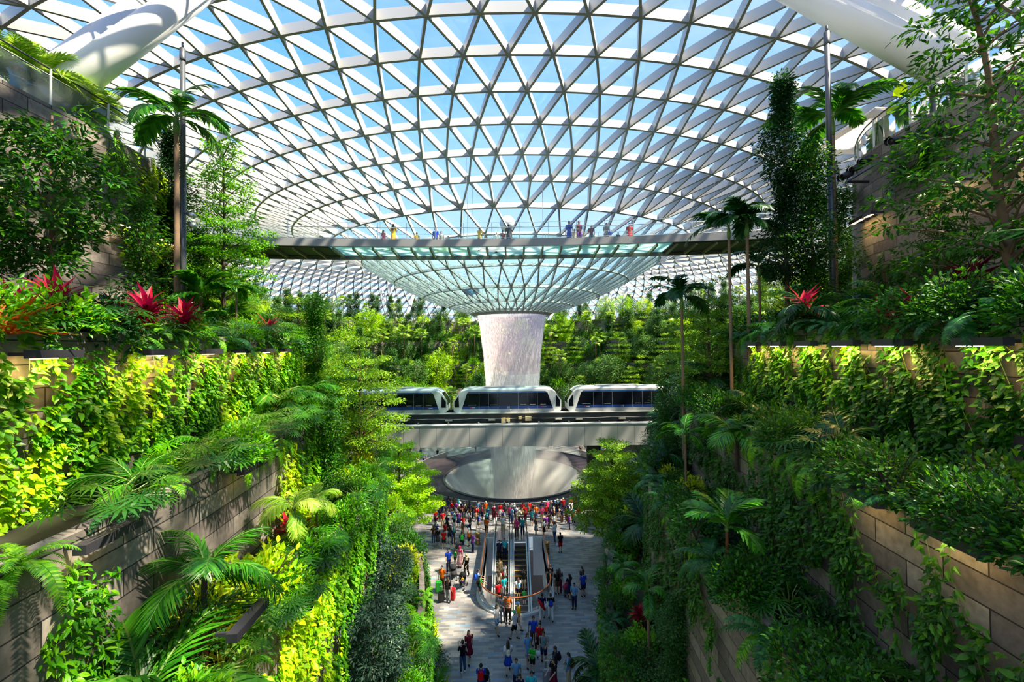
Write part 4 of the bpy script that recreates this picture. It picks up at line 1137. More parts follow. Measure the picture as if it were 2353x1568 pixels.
frond_mesh('kentia', 'palm', L=1.7, nl=40, ll=.62, arch=(65, -30), w=.15, wsc=.75, droop=.35)
frond_mesh('kentiadk', 'palmdk', L=1.6, nl=34, ll=.6, arch=(60, -35), w=.12, wsc=1.0, droop=.35)
frond_mesh('areca', 'palmlt', L=2.0, nl=36, ll=.55, arch=(72, -20), w=.25, wsc=.9, droop=.2)
frond_mesh('pale', 'palmlt', L=1.15, nl=28, ll=.42, arch=(65, -50), w=.12, wsc=1.3, droop=.35)
frond_mesh('macaw', 'palm', L=1.5, nl=14, ll=.62, arch=(66, -5), w=.1, wsc=3.0, droop=.15, ang=42)
def palm_proto(key, trunk_h, trunk_r, fk, nf, shaft=0.0, tmat=None, tilt=(-5, 30), fscale=1.0, seed=0, lean=0.0, multi=1):
    rg = np.random.default_rng(seed); root = empty('proto_palm', PARK)
    for m in range(multi):
        ox, oy = (rg.normal(0, .16), rg.normal(0, .16)) if multi > 1 else (0, 0)
        th = trunk_h * (1 if m == 0 else rg.uniform(.55, .95)); lx = lean
        if th > 0.05:
            mb = MB(); pts = []; rr = []; ns = max(3, int(th / .16))
            for i in range(ns + 1):
                t = i / ns; pts.append((ox + lx * t * t, oy, th * t)); rr.append(trunk_r * (1.15 - .25 * t) * (1.05 if i % 2 else .97))
            tube(mb, pts, rr, 9); mobj('trunk', mb.mesh('trunk', True), tmat or M_PTRUNK, root)
        ox2 = ox + lx
        if shaft > 0:
            mb = MB(); tube(mb, [(ox2, oy, th - .02), (ox2, oy, th + shaft * .4), (ox2, oy, th + shaft)], [trunk_r * 1.05, trunk_r * 1.3, trunk_r * .7], 9); mobj('crownshaft', mb.mesh('crownshaft', True), M_SHAFT, root)
        for i in range(nf):
            o = mobj('frond', FR[fk][i % 3], None, root); o.location = (ox2, oy, th + shaft * .9)
            t = i / max(1, nf - 1); o.rotation_euler = (rg.normal(0, .18), math.radians(tilt[0] + (tilt[1] - tilt[0]) * t + rg.normal(0, 6)), 2.39996 * i + rg.normal(0, .2))
            o.scale = (fscale * rg.uniform(.85, 1.1),) * 3
    PROTO[key] = root
palm_proto('betel_tall', 7.4, .065, 'betel', 8, .55, tilt=(-22, 42), seed=1)
palm_proto('betel_mid', 6.6, .06, 'betel', 8, .5, tilt=(-22, 40), seed=2)
palm_proto('betel_left', 7.7, .085, 'betellt', 9, .6, tilt=(-20, 50), seed=3, fscale=1.05)
palm_proto('betel_sun', 7.6, .07, 'betellt', 9, .6, tilt=(-25, 35), seed=4, fscale=1.15)
palm_proto('betel_young', 2.6, .05, 'betellt', 8, .35, tilt=(-20, 35), seed=5, fscale=.75)
palm_proto('kentia', 1.0, .05, 'kentia', 9, 0, M_BARKD, tilt=(-15, 40), seed=6)
palm_proto('kentia_tall', 1.75, .05, 'kentia', 10, 0, M_BARKD, tilt=(-15, 42), seed=16, fscale=.85)
palm_proto('kentia_low', .3, .05, 'kentia', 9, 0, M_BARKD, tilt=(-10, 42), seed=7)
palm_proto('kentia_dark', .9, .05, 'kentiadk', 9, 0, M_BARKD, tilt=(-12, 42), seed=8)
palm_proto('areca', 1.2, .03, 'areca', 6, .2, M_SHAFT, tilt=(-25, 25), seed=9, multi=4)
palm_proto('pale', 1.5, .04, 'pale', 8, .1, tilt=(-15, 45), seed=10)
palm_proto('macaw', 1.8, .05, 'macaw', 9, .1, pmat('red_palm_stem', (0.20, 0.045, 0.02), .6), tilt=(-20, 40), seed=11)
# fan palm for the far garden
def fan_mesh(lm):
    rg = np.random.default_rng(5); mb = MB()
    for i in range(16):
        a = 2.39996 * i; e = math.radians(75 - 110 * i / 16 + rg.normal(0, 5)); d = np.array([math.cos(a) * math.cos(e), math.sin(a) * math.cos(e), math.sin(e)])
        L = .75; tip = d * L; tube(mb, [(0, 0, 0), tuple(tip)], [.02, .012], 4, 0, False)
        s = np.cross(d, [0, 0, 1.0]); s /= np.linalg.norm(s) + 1e-9; u = np.cross(s, d)
        n = 13; an = np.radians(np.linspace(-95, 95, n))
        dd = d[None] * np.cos(an)[:, None] + s[None] * np.sin(an)[:, None] - np.array([0, 0, .25])
        put_leaves(mb, LT_BLADE, np.repeat(tip[None], n, 0), dd, np.repeat(u[None], n, 0), .62, 1, 1.8)
    me = mb.mesh('fan_crown'); me.materials.append(M_STEM); me.materials.append(LM[lm]); return me
root = empty('proto_fan', PARK); mb = MB(); tube(mb, [(0, 0, 0), (0, 0, 4.4)], [.09, .07], 8); mobj('trunk', mb.mesh('trunk', True), M_PTRUNK, root)
FANM = fan_mesh('palmlt')
o = mobj('crown', FANM, None, root); o.location = (0, 0, 4.4); PROTO['fan'] = root
# ---- ferns, cordylines, philodendrons, vines
def fern_proto(key, L, lm, n, seed, tilt=(10, 75), leaf=.13, nl=26):
    rg = np.random.default_rng(seed); mb = MB(); T0 = frond(L, nl, leaf, (55, -55), .05, LT_BLADE, 80, .05, 2.0, .006, .08, .05, seed)
    V0 = np.concatenate(T0.v)
    for i in range(n):
        M = (Matrix.Rotation(2.39996 * i, 4, 'Z') @ Matrix.Rotation(math.radians(rg.uniform(*tilt) - 30), 4, 'Y') @ Matrix.Scale(rg.uniform(.7, 1.1), 4))
        A = np.array(M)[:3, :3]; vv = V0 @ A.T; b = mb.n; mb.v.append(vv); mb.n += len(vv)
        for f, m, _ in T0.f: mb.f.append((f + b, 0, None))
    me = mb.mesh('fern_leaves'); me.materials.append(LM[lm]); PROTO[key] = me
fern_proto('fern', .85, 'fern', 11, 1)
fern_proto('fern_dark', .9, 'ferndk', 11, 2)
fern_proto('fern_big', 1.3, 'ferndk', 10, 3, leaf=.2, nl=34)
fern_proto('fern_hang', 1.2, 'fern', 9, 4, tilt=(45, 100), leaf=.15, nl=32)
def rosette_proto(key, lm, n, L, T_, seed, wsc=1.0, stem=0.0, tiers=1):
    rg = np.random.default_rng(seed); mb = MB(); root = empty('proto_rosette', PARK)
    for t in range(tiers):
        z = stem * (t + 1) / tiers
        a = rg.uniform(0, 6.28, n); e = np.radians(rg.uniform(-5, 75, n)); d = np.stack([np.cos(a) * np.cos(e), np.sin(a) * np.cos(e), np.sin(e)], 1)
        pos = np.zeros((n, 3)); pos[:, 2] = z; up = np.zeros((n, 3)); up[:, 2] = 1; up += rg.normal(0, .15, up.shape)
        put_leaves(mb, T_, pos + d * .03, d, up, L * rg.uniform(.75, 1.15, n), 0, wsc)
    if stem > 0:
        s = MB(); tube(s, [(0, 0, 0), (0.02, 0, stem)], .018, 6); mobj('stem', s.mesh('stem'), M_BARKD, root)
    mobj('leaves', mb.mesh('leaves'), LM[lm], root); PROTO[key] = root
LT_CORD = T([(0, 0, 0), (-.07, .18, .0), (.07, .18, .0), (-.11, .5, .0), (.11, .5, .0), (0, .5, -.03), (0, 1, -.22)], [(0, 5, 1), (0, 2, 5), (1, 5, 3), (2, 4, 5), (3, 5, 6), (5, 4, 6)])
rosette_proto('cord_red', 'red', 22, .55, LT_CORD, 1, 1.0, .55, 3)
rosette_proto('cord_maroon', 'maroon', 22, .55, LT_CORD, 2, 1.0, .5, 2)
rosette_proto('brom_orange', 'orange', 34, .9, LT_BLADE, 3, 1.3, 0, 1)
# lobed philodendron leaf
lob = [(0, 0, 0)]; lf = []
angs = np.radians([150, 120, 92, 66, 42, 20, 0, -20, -42, -66, -92, -120, -150])
for i, a in enumerate(angs):
    Lh = .62 + .38 * math.cos(a / 2); aw = .09
    k = len(lob); c = (math.sin(a) * Lh, .3 + math.cos(a) * Lh * .7, -.05 - .06 * Lh)
    for s in (-aw, aw): lob.append((math.sin(a + s * 1.3) * Lh * .5, .3 + math.cos(a + s * 1.3) * Lh * .5 * .7, .02))
    lob.append(c); lf += [(0, k, k + 1), (k, k + 2, k + 1)]
lob[0] = (0, .25, 0)
LT_PHIL = T(lob, lf)
def phil_proto(key, lm, n, seed, size=.55):
    rg = np.random.default_rng(seed); root = empty('proto_phil', PARK); mb = MB(); st = MB()
    a = rg.uniform(0, 6.28, n); r = rg.uniform(.25, .75, n); z = rg.uniform(.35, .95, n) * (1.1 - .5 * r)
    pos = np.stack([np.cos(a) * r, np.sin(a) * r, z], 1); d = np.stack([np.cos(a), np.sin(a), np.full(n, -.35)], 1) + rg.normal(0, .2, (n, 3))
    up = np.stack([np.cos(a) * .5, np.sin(a) * .5, np.ones(n)], 1)
    put_leaves(mb, LT_PHIL, pos, d, up, size * rg.uniform(.7, 1.15, n))
    for p in pos: tube(st, [(0, 0, 0), (p[0] * .4, p[1] * .4, p[2] * .8), tuple(p)], .009, 4, caps=False)
    mobj('stem', st.mesh('stem'), M_STEM, root); mobj('leaves', mb.mesh('leaves'), LM[lm], root); PROTO[key] = root
phil_proto('phil', 'dark', 22, 1); phil_proto('phil_lt', 'mid', 20, 2)
def vine_proto(key, lm, n, W_, H_, seed, size=.13, cover=1.0):
    """creeper on a wall: x along the wall, y out of it, z up"""
    rg = np.random.default_rng(seed); mb = MB()
    strands = []; m = int(26 * cover)
    per = n // m; pos = []
    for i in range(m):
        x = rg.uniform(-W_ / 2, W_ / 2); z = rg.uniform(H_ * .35, H_); L = rg.uniform(.35, 1) * z; ph = rg.uniform(0, 6)
        q = np.linspace(0, 1, per); xs = x + .14 * np.sin(q * 5 + ph) + rg.normal(0, .05, per); zs = z - L * q
        ys = .05 + .22 * np.abs(np.sin(q * 3 + ph)) * rg.uniform(.3, 1) + rg.uniform(0, .08, per)
        pos.append(np.stack([xs, ys, zs], 1))
        tube(mb, [(xs[j], max(.01, ys[j] - .04), zs[j]) for j in range(0, per, max(1, per // 5))], .006, 3, 1, False)
    pos = np.concatenate(pos); k = len(pos)
    d = np.stack([rg.normal(0, .75, k), rg.uniform(.25, .9, k), rg.uniform(-1.1, .05, k)], 1)
    up = np.stack([rg.normal(0, .25, k), rg.uniform(.5, 1, k), rg.uniform(.3, 1.0, k)], 1)
    put_leaves(mb, LT_HEART if seed % 2 else LT_OVAL, pos, d, up, size * rg.uniform(.6, 1.25, k), 0, .85)
    me = mb.mesh('climbing_vine'); me.materials.append(LM[lm]); me.materials.append(M_STEM); PROTO[key] = me
for i, (lm, cv) in enumerate((('vine', 1.0), ('vine', .55), ('vinedk', 1.0), ('vinedk', .5), ('vinelt', .7), ('dark', .85), ('bright', .8))):
    vine_proto('vine%d' % i, lm, int(1150 * cv), 2.3, 2.6, 11 + i, .15, cv)

NAMES = {}
def proj(p):
    q = RCAM.transposed() @ (V(p) - CAMP)
    if q.z > -0.5: return None
    return (1176.5 + q.x / -q.z * FPX, 784 - q.y / -q.z * FPX)
def inview(loc, m=260):
    a = proj(V(loc)); b = proj(V(loc) + V((0, 0, 1.2)))
    return any(q is not None and -m < q[0] < 2353 + m and -m < q[1] < 1568 + m for q in (a, b))
def plant(key, name, label, cat, loc, rz=None, s=1.0, group=None, tiltx=0.0, tilty=0.0):
    if group is not None and not inview(loc): return None
    pr = PROTO[key]
    if isinstance(pr, bpy.types.Mesh):
        o = bpy.data.objects.new(name, pr); COL.objects.link(o)
    else:
        o = copy_tree(pr); o.name = name
    o.location = loc; o.rotation_euler = (tiltx, tilty, random.uniform(0, 6.28) if rz is None else rz); o.scale = (s,) * 3
    tag(o, label, cat, group)
    return o

# ---- hero plants, in the order one meets them
def hero(key, name, label, cat, px, Y, base, s=1.0, rz=None, X=None, py=797):
    p = PY(px, py, Y); return plant(key, name, label, cat, (p.x if X is None else X, Y, base), rz, s)
hero('ficus', 'broadleaf_tree', 'dark broad-leaved tree against the stone wall below the areca palm balcony', 'tree', 118, 10.0, 17.15, 1.05)
hero('ficus', 'broadleaf_tree', 'sunlit broad-leaved tree at the picture edge beside the glowing wall lamp', 'tree', -60, 9.2, 17.15, 0.66, 2.0)
hero('ficus2', 'broadleaf_tree', 'narrow broad-leaved tree with a thin stem standing before the lit stone slabs', 'tree', 322, 12.8, 17.15, 0.90)
hero('betel_left', 'betel_palm', 'palm with a ringed trunk and drooping fronds beside the mast with cameras', 'palm', 407, 16.3, 17.15, 1.07, .6)
hero('feather', 'layered_tree', 'bright feathery tree on the upper ledge where the footbridge meets the palms', 'tree', 516, 20.0, 17.15, 1.14, 1.0)
hero('darkcolumn', 'dense_tree', 'dark dense tree just behind the ringed-trunk palm', 'tree', 395, 18.6, 17.15, 0.98, 1.0)
hero('midcolumn', 'dense_tree', 'green leafy tree between the banded palm and the feathery tree', 'tree', 458, 19.6, 17.15, 0.80, 2.0)
hero('macaw', 'young_palm', 'stiff tufted palm on the ledge below the footbridge end, the paler of two', 'palm', 468, 17.0, 17.15, 1.07, X=-12.4)
hero('betel_young', 'young_palm', 'dark arching palm on the ledge edge overlooking the far garden', 'palm', 545, 17.5, 17.15, 0.80, X=-11.3)
hero('kentia', 'young_palm', 'arching palm with yellowish fronds under the dark end of the footbridge', 'palm', 515, 19.5, 17.15, 1.28, X=-13.0)
hero('midlayer', 'layered_tree', 'olive-green layered tree with forked dark branches in front of the far garden', 'tree', 686, 24.5, 13.9, 1.0, 1.1)
hero('betel_young', 'young_palm', 'small upright palm with folded fronds in front of the first rail car', 'palm', 792, 27.0, 11.2, 1.0, X=-10.5)
hero('terminalia', 'layered_tree', 'bright yellow-green layered tree on the plaza beside the pool', 'tree', 915, 35.5, 0.0, 1.12, .4)
hero('terminalia', 'layered_tree', 'bright green layered tree hiding the end of the grey bridge', 'tree', 840, 37.5, 4.8, .82, 2.4)
hero('midlayer', 'layered_tree', 'olive layered tree between the yellow-green tree and the palms', 'tree', 775, 31.0, 5.0, 1.1, .2)
hero('bluebush', 'bushy_tree', 'tall blue-green bushy tree with narrow leaves overhanging the plaza', 'tree', 858, 16.8, 5.4, .96)
hero('bluebush', 'bushy_tree', 'darker lower bush with narrow leaves at the foot of the blue-green tree', 'tree', 850, 13.6, 5.4, .85, 1.5)
hero('pale', 'pale_palm', 'pale yellow-green palm with feathery fronds below the red plant', 'palm', 690, 11.2, 11.2, 1.0, 1.2, X=-5.75)
hero('pale', 'pale_palm', 'small pale palm standing just behind the pale feathery palm', 'palm', 720, 12.8, 11.2, .8, 2.0, X=-5.9)
hero('kentia_tall', 'arching_palm', 'big arching green palm in front of the bare pale stone wall', 'palm', 400, 7.6, 11.2, 1.0, .4, X=-5.5)
hero('kentia_low', 'arching_palm', 'low arching palm on the ledge above the bare pale stone wall', 'palm', 300, 8.6, 14.1, .75, 1.0, X=-7.6)
hero('kentia_low', 'arching_palm', 'arching palm leaning out beside the tan stone pillar of the sunny wall', 'palm', 380, 11.2, 14.0, .8, 2.2, X=-8.0)
hero('kentia', 'arching_palm', 'bright arching palm lit by the sun above the rail of lamps', 'palm', 590, 15.5, 14.0, .95, .2, X=-8.6)
hero('kentia', 'arching_palm', 'large arching palm with glossy fronds in front of the olive layered tree', 'palm', 640, 19.0, 13.9, 1.0, 1.3, X=-9.2)
hero('cord_red', 'red_cordyline', 'bright red leafy plant standing out beside the pale stone wall', 'plant', 650, 12.2, 11.0, 1.25, .5, X=-6.35)
hero('cord_red', 'red_cordyline', 'lower red leafy plant under the bright red one by the stone wall', 'plant', 615, 11.3, 10.8, 1.1, 1.5, X=-6.25)
for (px, Y, s_, k_, lb) in ((62, 8.2, 1.15, 'cord_red', 'red strap-leaved plant on the ledge lip nearest the orange grassy plant'), (170, 9.4, 1.0, 'cord_maroon', 'maroon plant at the foot of the big dark broad-leaved tree'), (228, 10.2, 1.15, 'cord_red', 'deep red plant on the ledge before the lit patch of stone wall'), (300, 11.4, 1.0, 'cord_red', 'small red plant by the narrow tree stem on the sunlit ledge')):
    hero(k_, 'red_cordyline', lb, 'plant', px, Y, 17.35, s_, None, X=-8.75)
hero('brom_orange', 'orange_bromeliad', 'orange and yellow grassy plant hanging over the ledge at the picture edge', 'plant', 20, 6.9, 17.3, .9, .3, X=-8.2)
# shaded side
hero('betel_tall', 'betel_palm', 'slender dark palm in front of the end of the grey bridge', 'palm', 1568, 19.0, 11.2, 1.0, 2.1)
hero('betel_mid', 'betel_palm', 'dark palm with fanned fronds under the end of the footbridge', 'palm', 1680, 17.15, 14.87, .97, .5)
hero('betel_tall', 'betel_palm', 'dark palm with the crown touching the footbridge end', 'palm', 1722, 17.0, 13.9, 1.0, 1.5)
hero('betel_mid', 'betel_palm', 'thin dark palm behind the two palms under the footbridge end', 'palm', 1748, 20.0, 13.9, .95, 2.5)
hero('betel_young', 'young_palm', 'short sunlit palm with orange-tinged fronds behind the slender dark trunk', 'palm', 1690, 22.5, 13.9, 1.1, .6, X=12.0)
hero('darkcolumn', 'dense_tree', 'tall dark dense tree standing before the roof lattice near the mast', 'tree', 1812, 17.0, 17.15, 1.07, .2)
hero('midcolumn', 'dense_tree', 'mid-green leafy tree between the dark dense tree and the balcony wall', 'tree', 1872, 16.4, 17.15, 1.07, 1.1)
hero('midcolumn', 'dense_tree', 'smaller leafy tree right behind the mast and the three spotlights', 'tree', 1925, 18.6, 17.15, 0.96, 2.1)
hero('betel_sun', 'betel_palm', 'sunlit palm with bright green fronds behind the mast', 'palm', 1925, 18.3, 17.15, 1.16, .9)
hero('bigleaf', 'broadleaf_tree', 'tall leaning tree with sparse dark leaves against the purple-brown wall', 'tree', 2335, 9.6, 17.15, 1.12, .0)
hero('bigleaf', 'broadleaf_tree', 'sparse-leaved tree above the red-leaved plants of the shaded wall', 'tree', 2150, 12.0, 17.15, 0.55, 1.7, X=11.8)
hero('kentia', 'arching_palm', 'grey-green arching palm on the ledge above the row of lamps', 'palm', 2035, 12.2, 17.15, 0.91, .7, X=10.7)
hero('kentia_dark', 'arching_palm', 'dark arching palm behind the grey-green one, close to the stone wall', 'palm', 1960, 13.6, 17.15, 0.91, 1.7, X=11.2)
hero('cord_red', 'red_cordyline', 'bright red leafy plant at the foot of the dark tree trunks', 'plant', 1862, 13.4, 17.35, 1.35, .5, X=9.15)
hero('cord_maroon', 'red_cordyline', 'dull red leafy plant near the leaning tree trunk', 'plant', 2270, 9.6, 17.6, 1.4, 1.5, X=10.4)
hero('terminaliadk', 'layered_tree', 'green spreading tree on the plaza to the side of the brass bin', 'tree', 1403, 33.5, 0.0, 1.08, .4)
hero('terminalia', 'layered_tree', 'yellow-green tree crown beneath the grey bridge beside the pool', 'tree', 1432, 40.0, 0.0, .85, 1.4)
hero('darkmass', 'dense_tree', 'massive dark tree filling the shade behind the slender palm trunk', 'tree', 1600, 28.0, 8.0, 1.0, .4, X=12.4)
hero('darkmass', 'dense_tree', 'dark leafy tree hanging over the end of the grey bridge', 'tree', 1530, 31.0, 5.4, .66, 1.4, X=10.9)
hero('darkmass', 'dense_tree', 'dark leafy tree below the end of the grey bridge', 'tree', 1490, 33.0, 0.0, .85, 2.4, X=10.4)
hero('kentia', 'arching_palm', 'big pale arching palm in front of the dark tree mass', 'palm', 1725, 13.4, 13.0, 1.0, .2, X=7.0)
hero('macaw', 'broad_palm', 'dark glossy broad-fronded palm on a thin red stem', 'palm', 1668, 10.0, 11.2, .8, .3, X=4.95)
hero('kentia_dark', 'arching_palm', 'dark arching palm hanging out of the shaded creeper wall', 'palm', 1960, 9.6, 14.2, .7, 1.3, X=7.4)
hero('kentia_dark', 'arching_palm', 'dark low palm below the other on the shaded creeper wall', 'palm', 2010, 8.8, 13.4, .65, 2.3, X=7.0)
hero('roundshrub', 'dense_shrub', 'tall dense grey-green shrub with tiny leaves beside the plaza', 'shrub', 1540, 13.6, 5.0, .98, .3)
hero('betel_young', 'young_palm', 'small palm with an open crown next to the dense tiny-leaved shrub', 'palm', 1478, 15.4, 5.4, .95, .4, X=4.75)

# areca palms and plants on the balconies
for (px, Y, s, lb) in ((62, 14.2, 1.0, 'bushy areca palm behind the balcony glass, the one cut by the picture edge'), (150, 15.6, 1.05, 'bushy areca palm at the foot of the thick white tubes'), (215, 16.8, .9, 'bushy areca palm spilling over the end of the balcony rail'), (-40, 13.4, 1.0, 'bushy areca palm by the person behind the balcony glass')):
    p = PY(px, 150, Y); plant('areca', 'areca_palm', lb, 'palm', (min(p.x, -15.6), Y, 24.65), None, s)
mb = MB()
for (dx, dz, sz, tz) in ((0, 1.0, .55, .3), (-.45, .35, .5, .9), (.6, .85, .7, .1), (1.2, .7, .8, .2)):
    put_leaves(mb, LT_HEART, np.array([[dx, 0, 1.2 + dz]]), np.array([[.2, -.3, .9 - tz]]), np.array([[0, -1, .3]]), sz * 1.2)
    tube(mb, [(dx * .4, 0, 0), (dx, 0, 1.2 + dz)], .015, 5, 1)
q = PY(2060, 200, 17.0)
t = thing('elephant_ear', 'big round-leaved plant behind the glass rail beside the parasol', 'plant', (max(q.x, 15.3), 17.0, 24.65))
me = mb.mesh('leaves'); me.materials.append(LM['bright']); me.materials.append(M_STEM); mobj('leaves', me, None, t)

for (px, py, X, lb) in ((942, 1545, -4.3, 'white and magenta orchid sprays hanging over the plaza edge under the blue-green tree'), (1392, 1490, 4.6, 'white orchid spray at the shaded plaza edge'), (925, 1500, -4.6, 'pale orchid spray just above the white and magenta ones')):
    q = PX(px, py, X); t = thing('orchid', lb, 'flower', (q.x, q.y, q.z - .7)); mb = MB(); st_ = MB()
    rg = np.random.default_rng(px)
    for i in range(5):
        a_ = rg.uniform(0, 6.28); top_ = (.35 * math.cos(a_), .35 * math.sin(a_), .9 + rg.uniform(-.2, .2)); tube(st_, [(0, 0, 0), (top_[0] * .4, top_[1] * .4, .8), top_], .008, 4, caps=False)
        n_f = 12; c_ = np.array(top_) + rg.normal(0, .11, (n_f, 3))
        for f_ in c_:
            an_ = np.linspace(0, 6.28, 6)[:-1]; put_leaves(mb, LT_SMALL, np.repeat(f_[None], 5, 0), np.stack([np.cos(an_), np.sin(an_) * .3 - .4, np.sin(an_)], 1), np.tile([[0, -1, .3]], (5, 1)), .07, 0, 2)
    mobj('stem', st_.mesh('stem'), M_STEM, t); mobj('flowers', mb.mesh('flowers'), LM['white'], t)

# ---- fill: ledges
SIDEN = {-1: 'sunlit', 1: 'shaded'}
LEDN = ['lowest', 'second', 'third', 'top']
KINDS = {  # the leafy shrubs are one kind, varied by leaf colour and size
    'shrub_mid': ('leafy_shrub', 'mid-green leafy shrub'), 'shrub_dark': ('dark_leafy_shrub', 'dark leafy shrub'), 'shrub_bright': ('bright_leafy_shrub', 'bright green leafy shrub'),
    'shrub_yellow': ('yellow_leafy_shrub', 'yellow-leaved shrub'), 'shrub_fine': ('fine_shrub', 'fine-leaved shrub'), 'shrub_deep': ('deep_leafy_shrub', 'deep green broad-leaved shrub'),
    'fern': ('fern', 'light green fern'), 'fern_dark': ('fern', 'dark green fern'), 'fern_big': ('fern', 'large blue-green fern'), 'fern_hang': ('fern', 'hanging light green fern'),
    'cord_red': ('red_cordyline', 'red strap-leaved plant'), 'cord_maroon': ('red_cordyline', 'maroon strap-leaved plant'), 'phil': ('philodendron', 'dark plant with deeply lobed leaves'),
    'phil_lt': ('philodendron', 'green plant with deeply lobed leaves'), 'kentia_low': ('arching_palm', 'low arching palm'), 'kentia_dark': ('arching_palm', 'dark low arching palm'), 'kentia': ('arching_palm', 'arching palm'),
    'brom_orange': ('orange_bromeliad', 'orange-tinged grassy plant'), 'midcolumn': ('leafy_tree', 'narrow leafy tree'), 'ficus2': ('leafy_tree', 'slim broad-leaved tree'), 'betel_young': ('young_palm', 'young palm with a thin trunk'),
    'midlayer': ('layered_tree', 'olive layered tree'), 'roundshrub': ('dense_shrub', 'tall tiny-leaved shrub'), 'macaw': ('broad_palm', 'broad-fronded palm'),
}
CATS = {'leafy_shrub': 'shrub', 'dark_leafy_shrub': 'shrub', 'bright_leafy_shrub': 'shrub', 'yellow_leafy_shrub': 'shrub', 'deep_leafy_shrub': 'shrub', 'fine_shrub': 'shrub', 'fern': 'fern', 'red_cordyline': 'plant', 'philodendron': 'plant', 'arching_palm': 'palm', 'orange_bromeliad': 'plant', 'leafy_tree': 'tree', 'young_palm': 'palm', 'layered_tree': 'tree', 'dense_shrub': 'shrub', 'broad_palm': 'palm'}
def fill(key, side, k, where, loc, s=1.0, rz=None, tx=0.0, ty=0.0):
    nm, ds = KINDS[key]; lb = '%s on the %s ledge, %s side%s' % (ds, LEDN[k], SIDEN[side], where)
    return plant(key, nm, lb, CATS[nm], loc, rz, s, lb, tx, ty)
def pick(opts):
    r = random.random() * sum(w_ for _, w_ in opts)
    for k_, w_ in opts:
        r -= w_
        if r <= 0: return k_
    return opts[-1][0]
MIX = {
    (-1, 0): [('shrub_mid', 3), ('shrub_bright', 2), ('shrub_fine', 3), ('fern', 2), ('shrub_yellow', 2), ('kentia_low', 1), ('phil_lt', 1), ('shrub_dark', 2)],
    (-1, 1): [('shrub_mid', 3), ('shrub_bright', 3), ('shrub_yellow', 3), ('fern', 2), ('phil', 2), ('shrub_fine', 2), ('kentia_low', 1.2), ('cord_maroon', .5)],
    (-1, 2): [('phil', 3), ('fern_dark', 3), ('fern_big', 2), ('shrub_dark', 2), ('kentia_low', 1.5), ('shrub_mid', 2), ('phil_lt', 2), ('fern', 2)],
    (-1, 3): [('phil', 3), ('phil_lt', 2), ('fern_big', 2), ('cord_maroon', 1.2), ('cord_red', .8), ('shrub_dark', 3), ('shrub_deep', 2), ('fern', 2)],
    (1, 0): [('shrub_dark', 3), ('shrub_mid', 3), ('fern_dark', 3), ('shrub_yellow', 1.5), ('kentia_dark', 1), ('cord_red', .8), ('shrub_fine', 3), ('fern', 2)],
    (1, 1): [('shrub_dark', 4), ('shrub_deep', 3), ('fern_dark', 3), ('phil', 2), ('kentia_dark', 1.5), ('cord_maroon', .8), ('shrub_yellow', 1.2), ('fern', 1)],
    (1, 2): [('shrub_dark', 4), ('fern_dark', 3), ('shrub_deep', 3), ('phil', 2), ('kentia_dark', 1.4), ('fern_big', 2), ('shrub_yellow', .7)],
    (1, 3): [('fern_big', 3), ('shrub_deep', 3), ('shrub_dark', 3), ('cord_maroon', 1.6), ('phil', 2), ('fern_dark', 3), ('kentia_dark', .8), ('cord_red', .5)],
}
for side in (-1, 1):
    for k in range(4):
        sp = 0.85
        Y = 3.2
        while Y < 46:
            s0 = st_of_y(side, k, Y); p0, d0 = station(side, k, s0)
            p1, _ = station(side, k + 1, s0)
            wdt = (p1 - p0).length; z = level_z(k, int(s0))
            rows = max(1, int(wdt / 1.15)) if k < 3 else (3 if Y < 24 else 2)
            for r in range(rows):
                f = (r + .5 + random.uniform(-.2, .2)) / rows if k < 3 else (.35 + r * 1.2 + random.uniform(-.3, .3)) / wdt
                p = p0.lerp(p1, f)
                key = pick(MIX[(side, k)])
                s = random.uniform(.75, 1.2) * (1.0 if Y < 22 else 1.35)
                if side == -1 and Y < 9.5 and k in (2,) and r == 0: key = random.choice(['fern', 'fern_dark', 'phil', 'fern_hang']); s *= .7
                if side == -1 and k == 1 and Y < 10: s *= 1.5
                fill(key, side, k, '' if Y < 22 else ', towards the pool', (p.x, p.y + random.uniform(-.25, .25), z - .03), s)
            # hanging ferns and drooping stuff at the lip
            for rep_ in range(2 if Y < 18 else 1):
                if random.random() > (.85 if Y < 25 else .3): continue
                n = V((d0.y, -d0.x, 0)); n = n if n.x * side < 0 else -n
                key = random.choice(['fern_hang', 'fern', 'fern_dark', 'phil', 'shrub_mid'] if side < 0 else ['fern_dark', 'fern_big', 'fern_hang', 'shrub_dark'])
                q = p0 + n * random.uniform(-.15, .1) + d0 * random.uniform(-.4, .4)
                fill(key, side, k, ' at its lip', (q.x, q.y, z + .2), random.uniform(.7, 1.0))
            Y += sp * (1.0 if Y < 20 else 1.6)
    # foot of the lowest wall, on the plaza edge
    Y = 14.0
    while Y < 47:
        s0 = st_of_y(side, 0, Y); p0, d0 = station(side, 0, s0)
        key = pick(MIX[(side, 0)]); nm, ds = KINDS[key]
        lb = '%s growing at the plaza edge on the %s side' % (ds, SIDEN[side])
        plant(key, nm, lb, CATS[nm], (p0.x - side * random.uniform(.1, .6), Y, 0), None, random.uniform(.9, 1.4), lb)
        Y += 1.0
